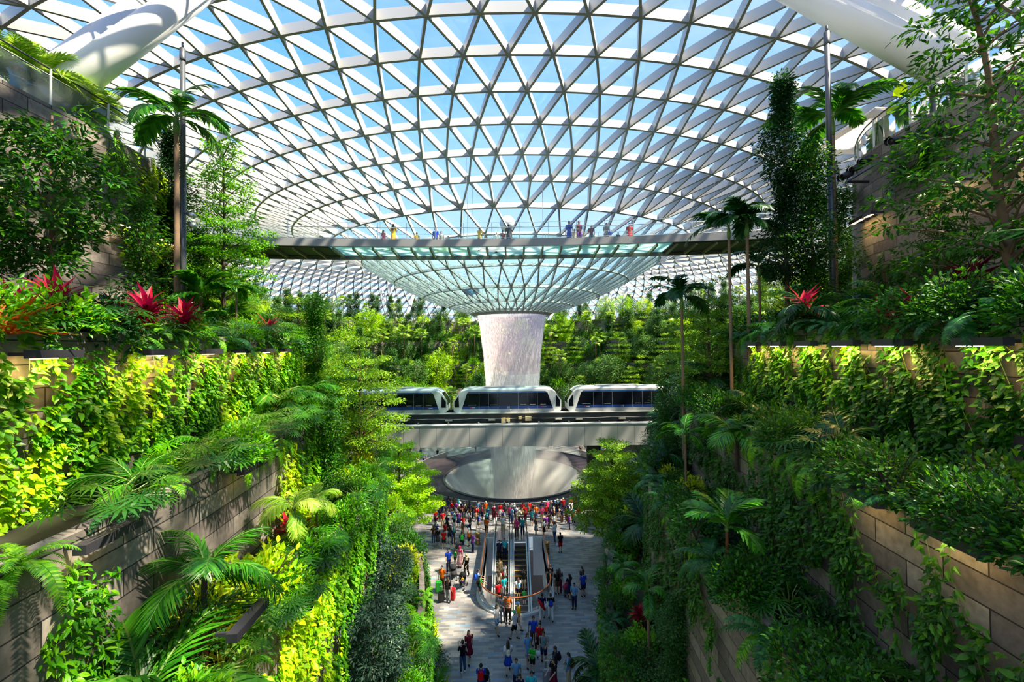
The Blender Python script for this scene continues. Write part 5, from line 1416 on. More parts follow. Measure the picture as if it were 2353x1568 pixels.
# trees on the mid/far ledges of the valley
for side in (-1, 1):
    for k, Ys in ((0, (19, 40, 45)), (1, (16, 21, 43) if side > 0 else (16, 21, 25, 38.5, 43)), (2, (20.5, 24, 28, 32, 37, 42)), (3, (24, 28, 32, 36, 41, 45))):
        for Y in Ys:
            s0 = st_of_y(side, k, Y); p0, _ = station(side, k, s0); p1, _ = station(side, k + 1, s0)
            p = p0.lerp(p1, random.uniform(.35, .7)); z = level_z(k, int(s0))
            key = random.choice(['midlayer', 'midcolumn', 'ficus2', 'betel_young', 'midlayer', 'midcolumn'] if side < 0 else ['midcolumn', 'ficus2', 'betel_young', 'midcolumn', 'midlayer'])
            if Y > 30 and random.random() < .4: key = 'midlayer'
            s = random.uniform(.75, 1.05)
            if k == 0 and Y < 24: s *= .7
            fill(key, side, k, ', above the shrubs', (p.x, p.y, z - .03), s)

# ---- creepers on the walls
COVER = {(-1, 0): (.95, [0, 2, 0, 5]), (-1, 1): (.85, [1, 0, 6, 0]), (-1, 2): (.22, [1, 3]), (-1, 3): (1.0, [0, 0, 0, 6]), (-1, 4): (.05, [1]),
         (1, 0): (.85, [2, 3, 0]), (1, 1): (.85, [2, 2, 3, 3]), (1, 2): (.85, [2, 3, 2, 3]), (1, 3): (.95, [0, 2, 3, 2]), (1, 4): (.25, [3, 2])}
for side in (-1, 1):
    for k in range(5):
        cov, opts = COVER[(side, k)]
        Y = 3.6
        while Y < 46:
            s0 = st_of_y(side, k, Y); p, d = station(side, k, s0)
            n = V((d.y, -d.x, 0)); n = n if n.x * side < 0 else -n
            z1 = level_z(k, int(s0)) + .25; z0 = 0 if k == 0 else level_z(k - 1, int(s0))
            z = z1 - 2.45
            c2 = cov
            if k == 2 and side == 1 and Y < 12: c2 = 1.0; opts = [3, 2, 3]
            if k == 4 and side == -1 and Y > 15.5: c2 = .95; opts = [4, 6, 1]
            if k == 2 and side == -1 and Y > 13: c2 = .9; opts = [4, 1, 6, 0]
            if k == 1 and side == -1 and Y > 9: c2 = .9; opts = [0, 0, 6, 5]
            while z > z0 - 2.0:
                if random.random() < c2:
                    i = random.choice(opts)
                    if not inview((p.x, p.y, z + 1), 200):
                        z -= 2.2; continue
                    o = plant('vine%d' % i, ('climbing_vine', 'climbing_vine', 'ivy_creeper', 'ivy_creeper', 'trailing_vine', 'glossy_creeper', 'leafy_creeper')[i], None, None, (p.x + n.x * .01, p.y + n.y * .01, max(z, z0 - .6) + random.uniform(-.2, .1)), math.atan2(-n.x, n.y), random.uniform(.9, 1.1))  # the same climbing vine throughout, varied by leaf colour and cover, no ivy
                    wn = ('plaza-level', 'lower', 'middle', 'leafy upper', 'topmost')[k]
                    tag(o, '%s creeper on the %s stone wall, %s side%s' % (('green', 'thin green', 'dark', 'thin dark', 'yellow-green', 'dark glossy', 'bright')[i], wn, SIDEN[side], '' if Y < 22 else ', towards the pool'), 'creeper', 'creeper %d wall %d %s %d' % (i, k, SIDEN[side], Y < 22))
                z -= 2.2
            Y += 1.9

# ---- creepers on the far garden walls
for side in (-1, 1):
    for k in range(5):
        t_ = NSUB * 9.2
        while t_ < NST - 1:
            p, d = station(side, k, t_); n = V((CX, CY, 0)) - p; n.normalize(); seg = (station(side, k, min(NST - 1.01, t_ + 1))[0] - p).length
            if random.random() < .75:
                i = random.choice([0, 2, 5, 3, 6]); z1 = level_z(k, int(t_)) + .25
                plant('vine%d' % i, 'wall_creeper', '%s creeper covering the %s wall of the far garden' % (('green', '', 'dark', 'thin dark', '', 'dark glossy', 'bright')[i], ('lowest', 'second', 'third', 'fourth', 'topmost')[k]), 'creeper', (p.x + n.x * .05, p.y + n.y * .05, z1 - 4.1), math.atan2(-n.x, n.y), 1.65, 'far creeper %d %d' % (i, k))
            t_ += 3.6 / max(.3, seg)
# ---- far garden behind the waterfall
FARK = {'far_layer': ('layered_tree', 'olive-green layered tree'), 'far_layer2': ('layered_tree', 'bright yellow-green bushy tree'), 'far_round': ('round_tree', 'rounded mid-green tree'),
        'far_dark': ('dense_tree', 'dark green dense tree'), 'far_airy': ('airy_tree', 'slim airy tree'), 'fan': ('fan_palm', 'fan palm with a pale crown')}
ROWN = ['lowest', 'second', 'third', 'fourth', 'top']
for side in (-1, 1):
    for k in range(5):
        s0 = NSUB * 9.2; step_ = 0
        t_ = s0
        while t_ < NST - 1:
            p0, d0 = station(side, k, t_)
            if k < 4: p1, _ = station(side, k + 1, t_); fr = (.2, .5, .85)
            else: p1 = p0 + (p0 - V((CX, CY, 0))).normalized() * 7; fr = (.15, .55, 1.0)
            seg = (station(side, k, min(NST - 1.01, t_ + 1))[0] - p0).length
            for f in fr:
                p = p0.lerp(p1, f + random.uniform(-.12, .12)); z = level_z(k, int(t_))
                key = pick([('far_layer', 2.0), ('far_layer2', 1.3), ('far_round', 2.4), ('far_dark', 2.4), ('far_airy', 1.0), ('fan', 2.6)] if k < 4 else [('far_airy', 3), ('far_dark', 2), ('far_round', 1.4), ('fan', 1), ('far_layer2', 1.5)])
                s = random.uniform(.6, 1.05) * (1.0 if k < 3 else .85 if k == 3 else .82) * (1.45 if key == 'fan' else 1.0)
                if p.x ** 2 < 30 and p.y < 80 and k == 0: s *= .8
                nm, ds = FARK[key]; lb = '%s on the %s terrace of the far garden' % (ds, ROWN[k])
                plant(key, nm, lb, 'palm' if key == 'fan' else 'tree', (p.x, p.y, z - .03), None, s, lb)
                if random.random() < .9:
                    q = p0.lerp(p1, max(0.02, f - .12)); kk = random.choice(['shrub_mid', 'shrub_dark', 'shrub_fine', 'shrub_bright'])
                    nm, ds = KINDS[kk]; lb = '%s on the %s terrace of the far garden' % (ds, ROWN[k])
                    plant(kk, nm, lb, 'shrub', (q.x + random.uniform(-1, 1), q.y, z - .03), None, random.uniform(1.3, 2.3), lb)
            t_ += 4.4 / max(.3, seg)
# remove the prototypes themselves
def kill(o):
    for c in list(o.children): kill(c)
    bpy.data.objects.remove(o)
for k_, v_ in list(PROTO.items()):
    if not isinstance(v_, bpy.types.Mesh): kill(v_)
# ================================================================== people
def skin_mesh(nodes, edges, root, name, sub=1):
    """nodes: list of (co, r); one continuous skinned surface"""
    me = bpy.data.meshes.new(name + '_sk'); me.from_pydata([n[0] for n in nodes], edges, [])
    o = bpy.data.objects.new(name + '_sk', me); COL.objects.link(o)
    m = o.modifiers.new('skin', 'SKIN'); m.use_smooth_shade = True
    for i, n in enumerate(nodes):
        r = n[1]; me.skin_vertices[0].data[i].radius = (r, r) if not isinstance(r, tuple) else r
    me.skin_vertices[0].data[root].use_root = True
    s = o.modifiers.new('sub', 'SUBSURF'); s.levels = sub; s.render_levels = sub
    bpy.context.view_layer.update()
    dg = bpy.context.evaluated_depsgraph_get()
    out = bpy.data.meshes.new_from_object(o.evaluated_get(dg)); out.name = name
    bpy.data.objects.remove(o); bpy.data.meshes.remove(me)
    return out
def me_arrays(me):
    v = np.zeros(len(me.vertices) * 3); me.vertices.foreach_get('co', v)
    return v.reshape(-1, 3), [tuple(p.vertices) for p in me.polygons]
def loft(mb, secs, n=12, mat=0, cap=True):
    vs = []
    for (c, rx, ry) in secs:
        for k in range(n):
            a = 2 * PI * k / n; vs.append((c[0] + rx * math.cos(a), c[1] + ry * math.sin(a), c[2]))
    fs = []
    for i in range(len(secs) - 1):
        for k in range(n):
            k2 = (k + 1) % n; fs.append((i * n + k, i * n + k2, (i + 1) * n + k2, (i + 1) * n + k))
    if cap: fs += [tuple(range(n))[::-1], tuple((len(secs) - 1) * n + k for k in range(n))]
    mb.add(vs, fs, mat)
# local frame: facing +Y, right arm at +X
POSES = {
    'stand': dict(arms=[((.05, -.02, -.28), (.06, .06, -.52))] * 2, legs=[((.0, .0), (.0, .0))] * 2),
    'phone': dict(arms=[((.04, .13, -.25), (-.09, .36, -.06))] * 2, legs=[((.0, .0), (.0, .0)), ((.02, .03), (.02, .0))]),
    'walk': dict(arms=[((.05, .10, -.26), (.03, .26, -.44)), ((.05, -.12, -.25), (.06, -.13, -.50))], legs=[((.12, .0), (.26, .0)), ((-.04, .0), (-.28, .06))]),
    'walk2': dict(arms=[((.05, -.12, -.25), (.06, -.13, -.50)), ((.04, .12, -.24), (-.05, .33, -.26))], legs=[((-.02, .0), (-.22, .05)), ((.12, .0), (.22, .0))]),
    'hold': dict(arms=[((.05, .02, -.27), (-.10, .22, -.30)), ((.05, -.02, -.28), (.06, .06, -.52))], legs=[((.0, .0), (.0, .0)), ((.03, .05), (.03, .06))]),
    'lean': dict(arms=[((.04, .16, -.22), (.0, .38, -.30))] * 2, legs=[((.0, -.03), (.0, -.06)), ((.05, .0), (.0, -.1))]),
    'push': dict(arms=[((.03, .10, -.26), (.0, .34, -.38))] * 2, legs=[((.1, .0), (.16, .0)), ((-.03, .0), (-.2, .04))]),
}
def joints(pose):
    P = POSES[pose]; J = {}
    for i, s in enumerate((1, -1)):
        sh = V((s * .175, 0, 1.40)); e, w_ = P['arms'][i]
        J['sh', s] = sh; J['el', s] = sh + V((s * e[0], e[1], e[2])); J['wr', s] = sh + V((s * w_[0], w_[1], w_[2]))
        k, a = P['legs'][i]
        J['hip', s] = V((s * .09, 0, .90)); J['kn', s] = V((s * (.095 + (k[1] if k[0] == 0 and abs(k[1]) < .04 else 0) * 0), k[0] + .015, .50 + abs(k[0]) * .1)); J['an', s] = V((s * .10, a[0], .09 + a[1]))
    return J
HEADC = V((0, .015, 1.605))
def build_body(pose):
    J = joints(pose); N = []; E = []
    def nd(p, r): N.append((tuple(p), r)); return len(N) - 1
    pel = nd((0, 0, .95), .105); wa = nd((0, 0, 1.10), .095); ch = nd((0, 0, 1.28), .115); up = nd((0, 0, 1.40), .085); nk = nd((0, 0, 1.48), .048); hd = nd((0, .01, 1.56), .05)
    E += [(pel, wa), (wa, ch), (ch, up), (up, nk), (nk, hd)]
    for s in (1, -1):
        sh, el, wr = J['sh', s], J['el', s], J['wr', s]
        a = nd(sh, .052); b = nd(sh.lerp(el, .5), .043); c = nd(el, .036); d = nd(el.lerp(wr, .5), .033); e = nd(wr, .023)
        E += [(up, a), (a, b), (b, c), (c, d), (d, e)]
        f = (wr - el).normalized(); side = f.cross(V((0, 0, 1)));
        side = V((1, 0, 0)) if side.length < .2 else side.normalized()
        pm = nd(wr + f * .06, (.030, .022)); E.append((e, pm))
        for q in range(4):
            o_ = (q - 1.5) * .019; b0 = wr + f * .09 + side * o_; L = (.062, .074, .070, .054)[q]
            cl = V((0, 0, -1)) if abs(f.z) < .7 else V((0, 1, 0))
            x = nd(b0, .009); y = nd(b0 + f * L * .6 + cl * .008, .0082); z = nd(b0 + f * L + cl * .026, .0065); E += [(pm, x), (x, y), (y, z)]
        th = nd(wr + f * .045 - side * s * .030, .010); t2 = nd(wr + f * .085 - side * s * .045, .008); E += [(pm, th), (th, t2)]
        hp, kn, an = J['hip', s], J['kn', s], J['an', s]
        a = nd(hp, .088); b = nd(hp.lerp(kn, .5), .070); c = nd(kn, .052); d = nd(kn.lerp(an, .4) + V((0, -.012, 0)), .050); e = nd(an, .032); g = nd(an + V((0, .11, -.055)), .028)
        E += [(pel, a), (a, b), (b, c), (c, d), (d, e), (e, g)]
    me = skin_mesh(N, E, pel, 'body')
    v, f = me_arrays(me); mb = MB(); mb.add(v, f, 0)
    # head with brow, nose, chin, ears
    hv = []; hf = []; nu, nv = 18, 12
    for j in range(nv + 1):
        t = PI * j / nv
        for i in range(nu):
            a = 2 * PI * i / nu; x = .076 * math.sin(t) * math.cos(a); y = .094 * math.sin(t) * math.sin(a); z = .118 * math.cos(t)
            if z < 0: x *= 1 + z * 2.2; y *= 1 + z * .9
            if y > .05 and z < -.05: y += .008
            hv.append((x, y + .015, z + HEADC.z))
    for j in range(nv):
        for i in range(nu):
            k = (i + 1) % nu; hf.append((j * nu + i, (j + 1) * nu + i, (j + 1) * nu + k, j * nu + k))
    mb.add(hv, hf, 0)
    zc = HEADC.z
    mb.add([(0, .100, zc + .018), (-.014, .104, zc - .028), (.014, .104, zc - .028), (0, .128, zc - .022), (0, .104, zc - .036)], [(0, 1, 3), (0, 3, 2), (1, 4, 3), (2, 3, 4)], 0)
    for s in (-1, 1):
        ellipsoid(mb, (s * .078, .0, zc - .01), (.012, .02, .03), 8, 6, 0)
        ellipsoid(mb, (s * .030, .101, zc + .008), (.013, .007, .007), 8, 5, 1)
        ellipsoid(mb, (s * .030, .102, zc + .028), (.018, .006, .004), 8, 5, 1)
    ellipsoid(mb, (0, .103, zc - .058), (.022, .006, .006), 8, 5, 2)
    return mb.mesh('body', True)
def arm_tube(mb, J, s, t, r0, r1, flare=0):
    sh, el, wr = J['sh', s], J['el', s], J['wr', s]
    if t <= 1: pts = [sh - V((s * .04, 0, -.01)), sh + V((s * .012, 0, .004)), sh.lerp(el, t * .6), sh.lerp(el, t)]
    else: pts = [sh - V((s * .04, 0, -.01)), sh + V((s * .012, 0, .004)), sh.lerp(el, .5), el, el.lerp(wr, (t - 1) * .5), el.lerp(wr, t - 1)]
    n = len(pts); tube(mb, [tuple(p) for p in pts], [r0 + (r1 - r0) * i / (n - 1) for i in range(n)], 10)
def build_top(pose, kind):
    J = joints(pose); mb = MB()
    hem = .86 if kind != 'dress' else .86
    loft(mb, [((0, 0, hem), .152, .112), ((0, 0, .95), .152, .118), ((0, 0, 1.08), .132, .105), ((0, 0, 1.22), .15, .118), ((0, 0, 1.32), .166, .118), ((0, 0, 1.40), .165, .098), ((0, 0, 1.45), .105, .075), ((0, 0, 1.475), .062, .06)], 16)
    for s in (1, -1): arm_tube(mb, J, s, {'tee': .75, 'dress': .4, 'long': 1.92}[kind], .068, .05 if kind != 'long' else .036)
    return mb.mesh('shirt', True)
def leg_tube(mb, J, s, t, r0, r1):
    hp, kn, an = J['hip', s], J['kn', s], J['an', s]
    if t <= 1: pts = [hp + V((0, 0, .03)), hp.lerp(kn, t * .5), hp.lerp(kn, t)]
    else: pts = [hp + V((0, 0, .03)), hp.lerp(kn, .5), kn, kn.lerp(an, (t - 1) * .5), kn.lerp(an, t - 1)]
    n = len(pts); tube(mb, [tuple(p) for p in pts], [r0 + (r1 - r0) * i / (n - 1) for i in range(n)], 10)
def build_bottom(pose, kind):
    J = joints(pose); mb = MB()
    if kind in ('trousers', 'shorts'):
        loft(mb, [((0, 0, .84), .150, .108), ((0, 0, .92), .155, .118), ((0, 0, 1.0), .142, .110), ((0, 0, 1.05), .128, .10)], 14)
        for s in (1, -1): leg_tube(mb, J, s, 1.94 if kind == 'trousers' else .86, .098, .058 if kind == 'trousers' else .082)
    else:
        k = .5 if kind == 'skirt' else .28; w_ = .24 if kind == 'skirt' else .27
        fy = max(0, J['an', 1].y, J['an', -1].y) * .3
        loft(mb, [((0, fy * .4, k), w_, w_ * .85 + fy * .3), ((0, fy * .2, (k + .85) / 2), w_ * .82, w_ * .7), ((0, 0, .92), .16, .125), ((0, 0, 1.05), .135, .108)], 20)
    return mb.mesh('trousers', True)
def build_shoe(pose, s):
    J = joints(pose); an = J['an', s]; mb = MB(); c = an + V((0, .05, -.05))
    ellipsoid(mb, tuple(c), (.045, .125, .048), 12, 8)
    return mb.mesh('shoe', True)
def build_hair(kind):
    mb = MB(); nu, nv = 18, 9; zc = HEADC.z
    def cap(rx, ry, rz, cut_front, cut_back, dy=0):
        vs = []; fs = []
        for j in range(nv + 1):
            for i in range(nu):
                a = 2 * PI * i / nu; f = .5 + .5 * math.sin(a)
                tm = (cut_front * f + cut_back * (1 - f)); t = tm * j / nv
                vs.append((rx * math.sin(t) * math.cos(a), .015 + dy + ry * math.sin(t) * math.sin(a), zc + rz * math.cos(t)))
        for j in range(nv):
            for i in range(nu):
                k = (i + 1) % nu; fs.append((j * nu + i, (j + 1) * nu + i, (j + 1) * nu + k, j * nu + k))
        mb.add(vs, fs)
    if kind == 'short': cap(.086, .104, .130, 1.0, 2.1, -.004)
    elif kind == 'bun': cap(.086, .104, .130, 1.0, 2.1, -.004); ellipsoid(mb, (0, -.10, zc + .05), (.045, .04, .045), 10, 8)
    elif kind == 'long':
        cap(.09, .108, .132, 1.05, 2.2, -.006)
        loft(mb, [((0, -.085, zc - .42), .03, .02), ((0, -.10, zc - .34), .085, .035), ((0, -.085, zc - .18), .10, .05), ((0, -.05, zc - .02), .092, .06), ((0, -.03, zc + .06), .08, .055)], 12)
    elif kind == 'tail':
        cap(.087, .105, .131, 1.05, 2.1, -.004); tube(mb, [(0, -.09, zc + .05), (0, -.15, zc - .02), (0, -.13, zc - .22)], [.03, .035, .012], 8)
    elif kind == 'hijab':
        cap(.097, .115, .138, 1.15, 2.6, -.004)
        loft(mb, [((0, .0, zc - .33), .19, .14), ((0, .0, zc - .24), .175, .125), ((0, -.01, zc - .15), .10, .09), ((0, -.02, zc - .08), .088, .085)], 16)
        loft(mb, [((0, .05, zc - .16), .075, .05), ((0, .06, zc - .10), .07, .045)], 12)
    elif kind == 'cap':
        cap(.09, .108, .132, 1.25, 1.7, -.002)
        mb.add([(-.07, .10, zc + .045), (.07, .10, zc + .045), (.06, .20, zc + .03), (-.06, .20, zc + .03), (-.07, .10, zc + .035), (.07, .10, zc + .035), (.06, .20, zc + .022), (-.06, .20, zc + .022)],
               [(0, 1, 2, 3), (4, 7, 6, 5), (3, 2, 6, 7), (0, 3, 7, 4), (1, 5, 6, 2)])
    return mb.mesh('hair', True)
CACHE = {}
def cached(key, fn, *a):
    if key not in CACHE:
        me = fn(*a)
        for _ in range(3): me.materials.append(None)
        CACHE[key] = me
    return CACHE[key]
COLS = {'red': (196, 16, 24), 'dark red': (120, 12, 30), 'maroon': (96, 12, 40), 'orange': (235, 110, 20), 'yellow': (230, 180, 20), 'green': (20, 150, 60), 'teal': (20, 140, 150), 'cyan': (40, 190, 200),
        'blue': (24, 70, 190), 'light blue': (110, 160, 210), 'navy': (20, 28, 70), 'purple': (120, 50, 150), 'pink': (225, 60, 120), 'pale pink': (225, 170, 175), 'white': (228, 228, 226), 'cream': (220, 208, 180),
        'grey': (130, 132, 138), 'dark grey': (60, 60, 66), 'black': (16, 16, 20), 'brown': (92, 56, 34), 'khaki': (160, 140, 100), 'denim blue': (52, 78, 120), 'beige': (190, 172, 140), 'mint': (90, 200, 150), 'bright green': (40, 185, 60)}
def cmat(c, rough=.75):
    return pmat('cloth_' + c.replace(' ', '_'), srgb(*COLS[c]), rough, spec=.2)
SKINM = [pmat('skin_%d' % i, c, .5) for i, c in enumerate(((.55, .33, .22), (.42, .23, .14), (.25, .13, .075), (.62, .40, .29)))]
M_EYE = pmat('eye_dark', (.02, .012, .01), .3); M_LIP = pmat('lip', (.35, .10, .08), .4)
HAIRM = {'black': pmat('hair_black', (.012, .009, .008), .4), 'brown': pmat('hair_brown', (.06, .03, .018), .4), 'grey': pmat('hair_grey', (.3, .3, .3), .5), 'red brown': pmat('hair_red_brown', (.12, .035, .02), .4)}
def part(nm, me, mats, t):
    o = bpy.data.objects.new(nm, me); COL.objects.link(o); o.parent = t
    for i, m in enumerate(mats):
        o.material_slots[i].link = 'OBJECT'; o.material_slots[i].material = m
    for i in range(len(mats), 3):
        o.material_slots[i].link = 'OBJECT'; o.material_slots[i].material = mats[0]
    return o
USED = set(); NPEOPLE = 0
def person(loc, rz, pose, top, tc_, bot, bc, hair, hc, label, skin=0, h=1.68, shoes='black', group=None, shoes_on=True):
    global NPEOPLE
    NPEOPLE += 1
    s = h / 1.72
    t = thing('person', label, 'person', tuple(loc), rz, group, s)
    part('body', cached(('body', pose), build_body, pose), [SKINM[skin], M_EYE, M_LIP], t)
    part('dress' if bot == 'dress' else 'shirt', cached(('top', pose, top), build_top, pose, top), [cmat(tc_)], t)
    part({'trousers': 'trousers', 'shorts': 'shorts', 'skirt': 'skirt', 'dress': 'dress_skirt'}[bot], cached(('bot', pose, bot), build_bottom, pose, bot), [cmat(bc)], t)
    hm = HAIRM[hc] if hc in HAIRM else cmat(hc)
    part({'hijab': 'headscarf', 'cap': 'cap'}.get(hair, 'hair'), cached(('hair', hair), build_hair, hair), [hm], t)
    if shoes_on:
        for sd in (1, -1): part('shoe', cached(('shoe', pose, sd), build_shoe, pose, sd), [cmat(shoes)], t)
    return t
def along(t, off):
    """world point of a local offset of a person"""
    return t.matrix_basis @ V(off)
def backpack(t, col, label, s=1.0, front=False):
    p = along(t, (0, -.19, 1.05)); b = thing('backpack', label, 'backpack', tuple(p), t.rotation_euler.z, None, t.scale[0] * s)
    mb = MB(); loft(mb, [((0, 0, 0), .12, .07), ((0, 0, .06), .145, .09), ((0, 0, .28), .14, .085), ((0, 0, .37), .10, .06), ((0, .01, .39), .05, .04)], 14); bg_ = mb.obj('bag_body', cmat(col), b, True)
    mb = MB(); loft(mb, [((0, -.075, .04), .09, .03), ((0, -.09, .1), .10, .035), ((0, -.075, .2), .09, .03)], 12); mb.obj('pocket', cmat(col), bg_, True)
    for x in (-.09, .09):
        mb = MB(); tube(mb, [(x, .05, .05), (x * 1.25, .33, .12), (x * 1.1, .325, .28), (x, .19, .43), (x * .8, .06, .36)], .014, 6); mb.obj('strap', cmat(col), b, True)
def suitcase(px, py, col, label, rz=0.0, h=.68):
    p = PZ(px, py, 0); b = thing('suitcase', label, 'suitcase', tuple(p), rz)
    mb = MB(); bm_ = bmesh.new(); bmesh.ops.create_cube(bm_, size=1, matrix=Matrix.Translation((0, 0, .06 + h / 2)) @ Matrix.Diagonal((.44, .27, h, 1)))
    bmesh.ops.bevel(bm_, geom=bm_.edges[:], offset=.05, segments=3, affect='EDGES'); me = bpy.data.meshes.new('shell'); bm_.to_mesh(me); bm_.free(); sh_ = mobj('shell', me, pmat('case_' + col.replace(' ', '_'), srgb(*COLS[col]), .3), b)
    mb = MB()
    for x in (-.13, -.045, .045, .13): box(mb, x - .015, x + .015, -.142, .142, .12, h)
    mb.obj('ribs', pmat('case_' + col.replace(' ', '_'), srgb(*COLS[col]), .3), sh_)
    for x in (-.17, .17):
        for y in (-.09, .09):
            mb = MB(); ellipsoid(mb, (x, y, .03), (.015, .03, .03), 10, 6); mb.obj('wheel', M_BELT, sh_)
    mb = MB(); tube(mb, [(-.1, .1, h + .05), (-.1, .1, h + .38), (.1, .1, h + .38), (.1, .1, h + .05)], .012, 6); mb.obj('handle', M_CHROME, b)
def stroller(px, py, col, label, rz=0.0, hood=True):
    p = PZ(px, py, 0); b = thing('stroller', label, 'stroller', tuple(p), rz)
    mb = MB()
    for x in (-.24, .24):
        tube(mb, [(x, .36, .1), (x, .05, .5), (x * .9, -.38, 1.02)], .014, 6); tube(mb, [(x, -.3, .12), (x, .1, .55)], .014, 6)
    tube(mb, [(-.22, -.38, 1.02), (.22, -.38, 1.02)], .016, 6); tube(mb, [(-.24, .36, .1), (.24, .36, .1)], .012, 6); tube(mb, [(-.24, -.3, .12), (.24, -.3, .12)], .012, 6); mb.obj('frame', M_DARKG, b, True)
    mb = MB(); loft(mb, [((0, .12, .36), .18, .17), ((0, .1, .45), .21, .2), ((0, 0, .6), .21, .2)], 12); mb.obj('seat', cmat(col), b, True)
    mb = MB(); loft(mb, [((0, -.14, .5), .2, .05), ((0, -.2, .95), .2, .05)], 12); mb.obj('backrest', cmat(col), b, True)
    if hood:
        mb = MB(); lathe(mb, [(.26 * math.sin(t * PI / 14), .26 * math.cos(t * PI / 14)) for t in range(8)], 16, (0, -.06, .78)); mb.obj('hood', cmat(col), b, True)
    mb = MB(); loft(mb, [((0, -.1, .16), .17, .16), ((0, -.1, .28), .18, .17)], 10); mb.obj('basket', cmat('dark grey'), b)
    for x in (-.25, .25):
        for y, r in ((.36, .09), (-.3, .11)):
            mb = MB(); tube(mb, [(x - .02, y, r), (x + .02, y, r)], r, 16); mb.obj('wheel', M_BELT, b)
def handbag(t, col, label, off=(.28, .05, .62)):
    p = along(t, off); b = thing('bag', label, 'bag', tuple(p), t.rotation_euler.z)
    mb = MB(); loft(mb, [((0, 0, 0), .12, .05), ((0, 0, .12), .15, .06), ((0, 0, .27), .13, .03)], 12); mb.obj('bag_body', cmat(col), b, True)
    mb = MB(); tube(mb, [(-.08, 0, .26), (-.04, 0, .38), (.04, 0, .38), (.08, 0, .26)], .008, 5); mb.obj('strap', cmat(col), b)

F = lambda x, y: PZ(x, y, 0)
D = math.radians
def pp(px, py, rz, *a, **k): return person(F(px, py), D(rz), *a, **k)
pp(980, 1420, 75, 'hold', 'tee', 'red', 'shorts', 'denim blue', 'cap', 'dark grey', 'person in a red shirt and denim shorts with a dark cap, alone by the bushes'); t = bpy.context.scene.objects
a = pp(1016, 1358, 170, 'stand', 'tee', 'orange', 'trousers', 'brown', 'short', 'black', 'person in an orange shirt standing beside the green suitcase', h=1.75)
a = pp(1030, 1386, -20, 'stand', 'tee', 'black', 'trousers', 'grey', 'long', 'brown', 'long-haired person in a black top and grey trousers next to the red suitcase', 0); backpack(a, 'black', 'black backpack on the long-haired person beside the red suitcase', .8)
suitcase(1008, 1362, 'bright green', 'bright green upright suitcase on the paving', .3, .72)
suitcase(1014, 1384, 'black', 'black suitcase in front of the bright green one', .2, .6)
suitcase(1039, 1379, 'red', 'bright red suitcase behind the person in grey trousers', -.2, .74)
a = pp(1031, 1316, 190, 'push', 'tee', 'blue', 'trousers', 'navy', 'short', 'black', 'person in a bright blue shirt pushing the dark hooded stroller', h=1.78)
stroller(1042, 1330, 'dark grey', 'dark hooded stroller in front of the person in bright blue', D(190) + 0)
pp(1057, 1305, 170, 'stand', 'long', 'pale pink', 'dress', 'pale pink', 'hijab', 'pink', 'person in a long pale dress and a pink headscarf between two strollers')
pp(1072, 1326, 160, 'push', 'long', 'black', 'trousers', 'black', 'hijab', 'beige', 'person in black with a beige headscarf pushing the yellow and black stroller')
stroller(1063, 1350, 'black', 'black stroller with a small child in it, nearest to the camera of the strollers', D(165))
stroller(1053, 1272, 'dark grey', 'dark stroller behind the person in the pink headscarf', D(20))
person(PZ(1063, 1346, .45) + V((0, 0, .0)), D(165), 'lean', 'tee', 'yellow', 'shorts', 'blue', 'short', 'black', 'small child in a yellow top in the black stroller', 0, .62, 'blue')
pp(1046, 1298, 150, 'stand', 'tee', 'green', 'shorts', 'black', 'short', 'black', 'small child in green behind the person in bright blue', h=1.15)
a = pp(1062, 1268, 5, 'stand', 'tee', 'dark grey', 'shorts', 'navy', 'short', 'black', 'person in a grey tee and navy shorts carrying a lime backpack'); backpack(a, 'bright green', 'lime green backpack on the person in navy shorts')
pp(1086, 1271, -50, 'lean', 'long', 'purple', 'trousers', 'navy', 'short', 'grey', 'person in a purple shirt reaching for the copper handrail')
a = pp(1099, 1366, -70, 'lean', 'tee', 'light blue', 'shorts', 'navy', 'short', 'black', 'person in a light blue shirt leaning on the well rail'); backpack(a, 'blue', 'blue backpack on the person leaning on the well rail')
a = pp(1104, 1374, -80, 'lean', 'tee', 'green', 'shorts', 'navy', 'short', 'black', 'person in a green shirt and navy shorts leaning on the well rail', h=1.5); backpack(a, 'black', 'black backpack on the person in green at the well rail')
a = pp(1168, 1433, 175, 'stand', 'tee', 'orange', 'trousers', 'black', 'short', 'black', 'person in an orange and white striped shirt at the near end of the escalator well', 1, 1.78)
mb = MB()
for z in (.98, 1.08, 1.18, 1.28): loft(mb, [((0, 0, z), .158 if z > 1.15 or z < 1 else .142, .125), ((0, 0, z + .035), .16 if z > 1.15 or z < 1 else .142, .125)], 16, cap=False)
mb.obj('stripe', cmat('white'), a)
pp(1155, 1430, 200, 'hold', 'long', 'grey', 'trousers', 'grey', 'long', 'black', 'long-haired person in grey beside the striped shirt')
pp(1142, 1455, 215, 'walk', 'tee', 'white', 'shorts', 'light blue', 'long', 'black', 'long-haired person in a white tee and pale denim shorts')
pp(1183, 1470, 60, 'walk2', 'tee', 'white', 'shorts', 'black', 'cap', 'mint', 'person striding in a white top, black shorts and a mint cap')
pp(1192, 1449, 70, 'walk', 'tee', 'yellow', 'shorts', 'brown', 'cap', 'light blue', 'person in yellow with a pale blue cap, partly behind the mint cap')
a = pp(1246, 1426, -10, 'walk', 'tee', 'navy', 'trousers', 'white', 'bun', 'black', 'person in a navy top and white trousers with a long red bag')
t_ = thing('sling_bag', 'long red sling bag across the back of the person in navy', 'bag', tuple(along(a, (0, -.16, .85))), a.rotation_euler.z)
mb = MB(); tube(mb, [(-.2, 0, .5), (0, -.06, .25), (.2, -.02, -.08)], [.05, .10, .06], 12); mb.obj('bag_body', cmat('red'), t_, True)
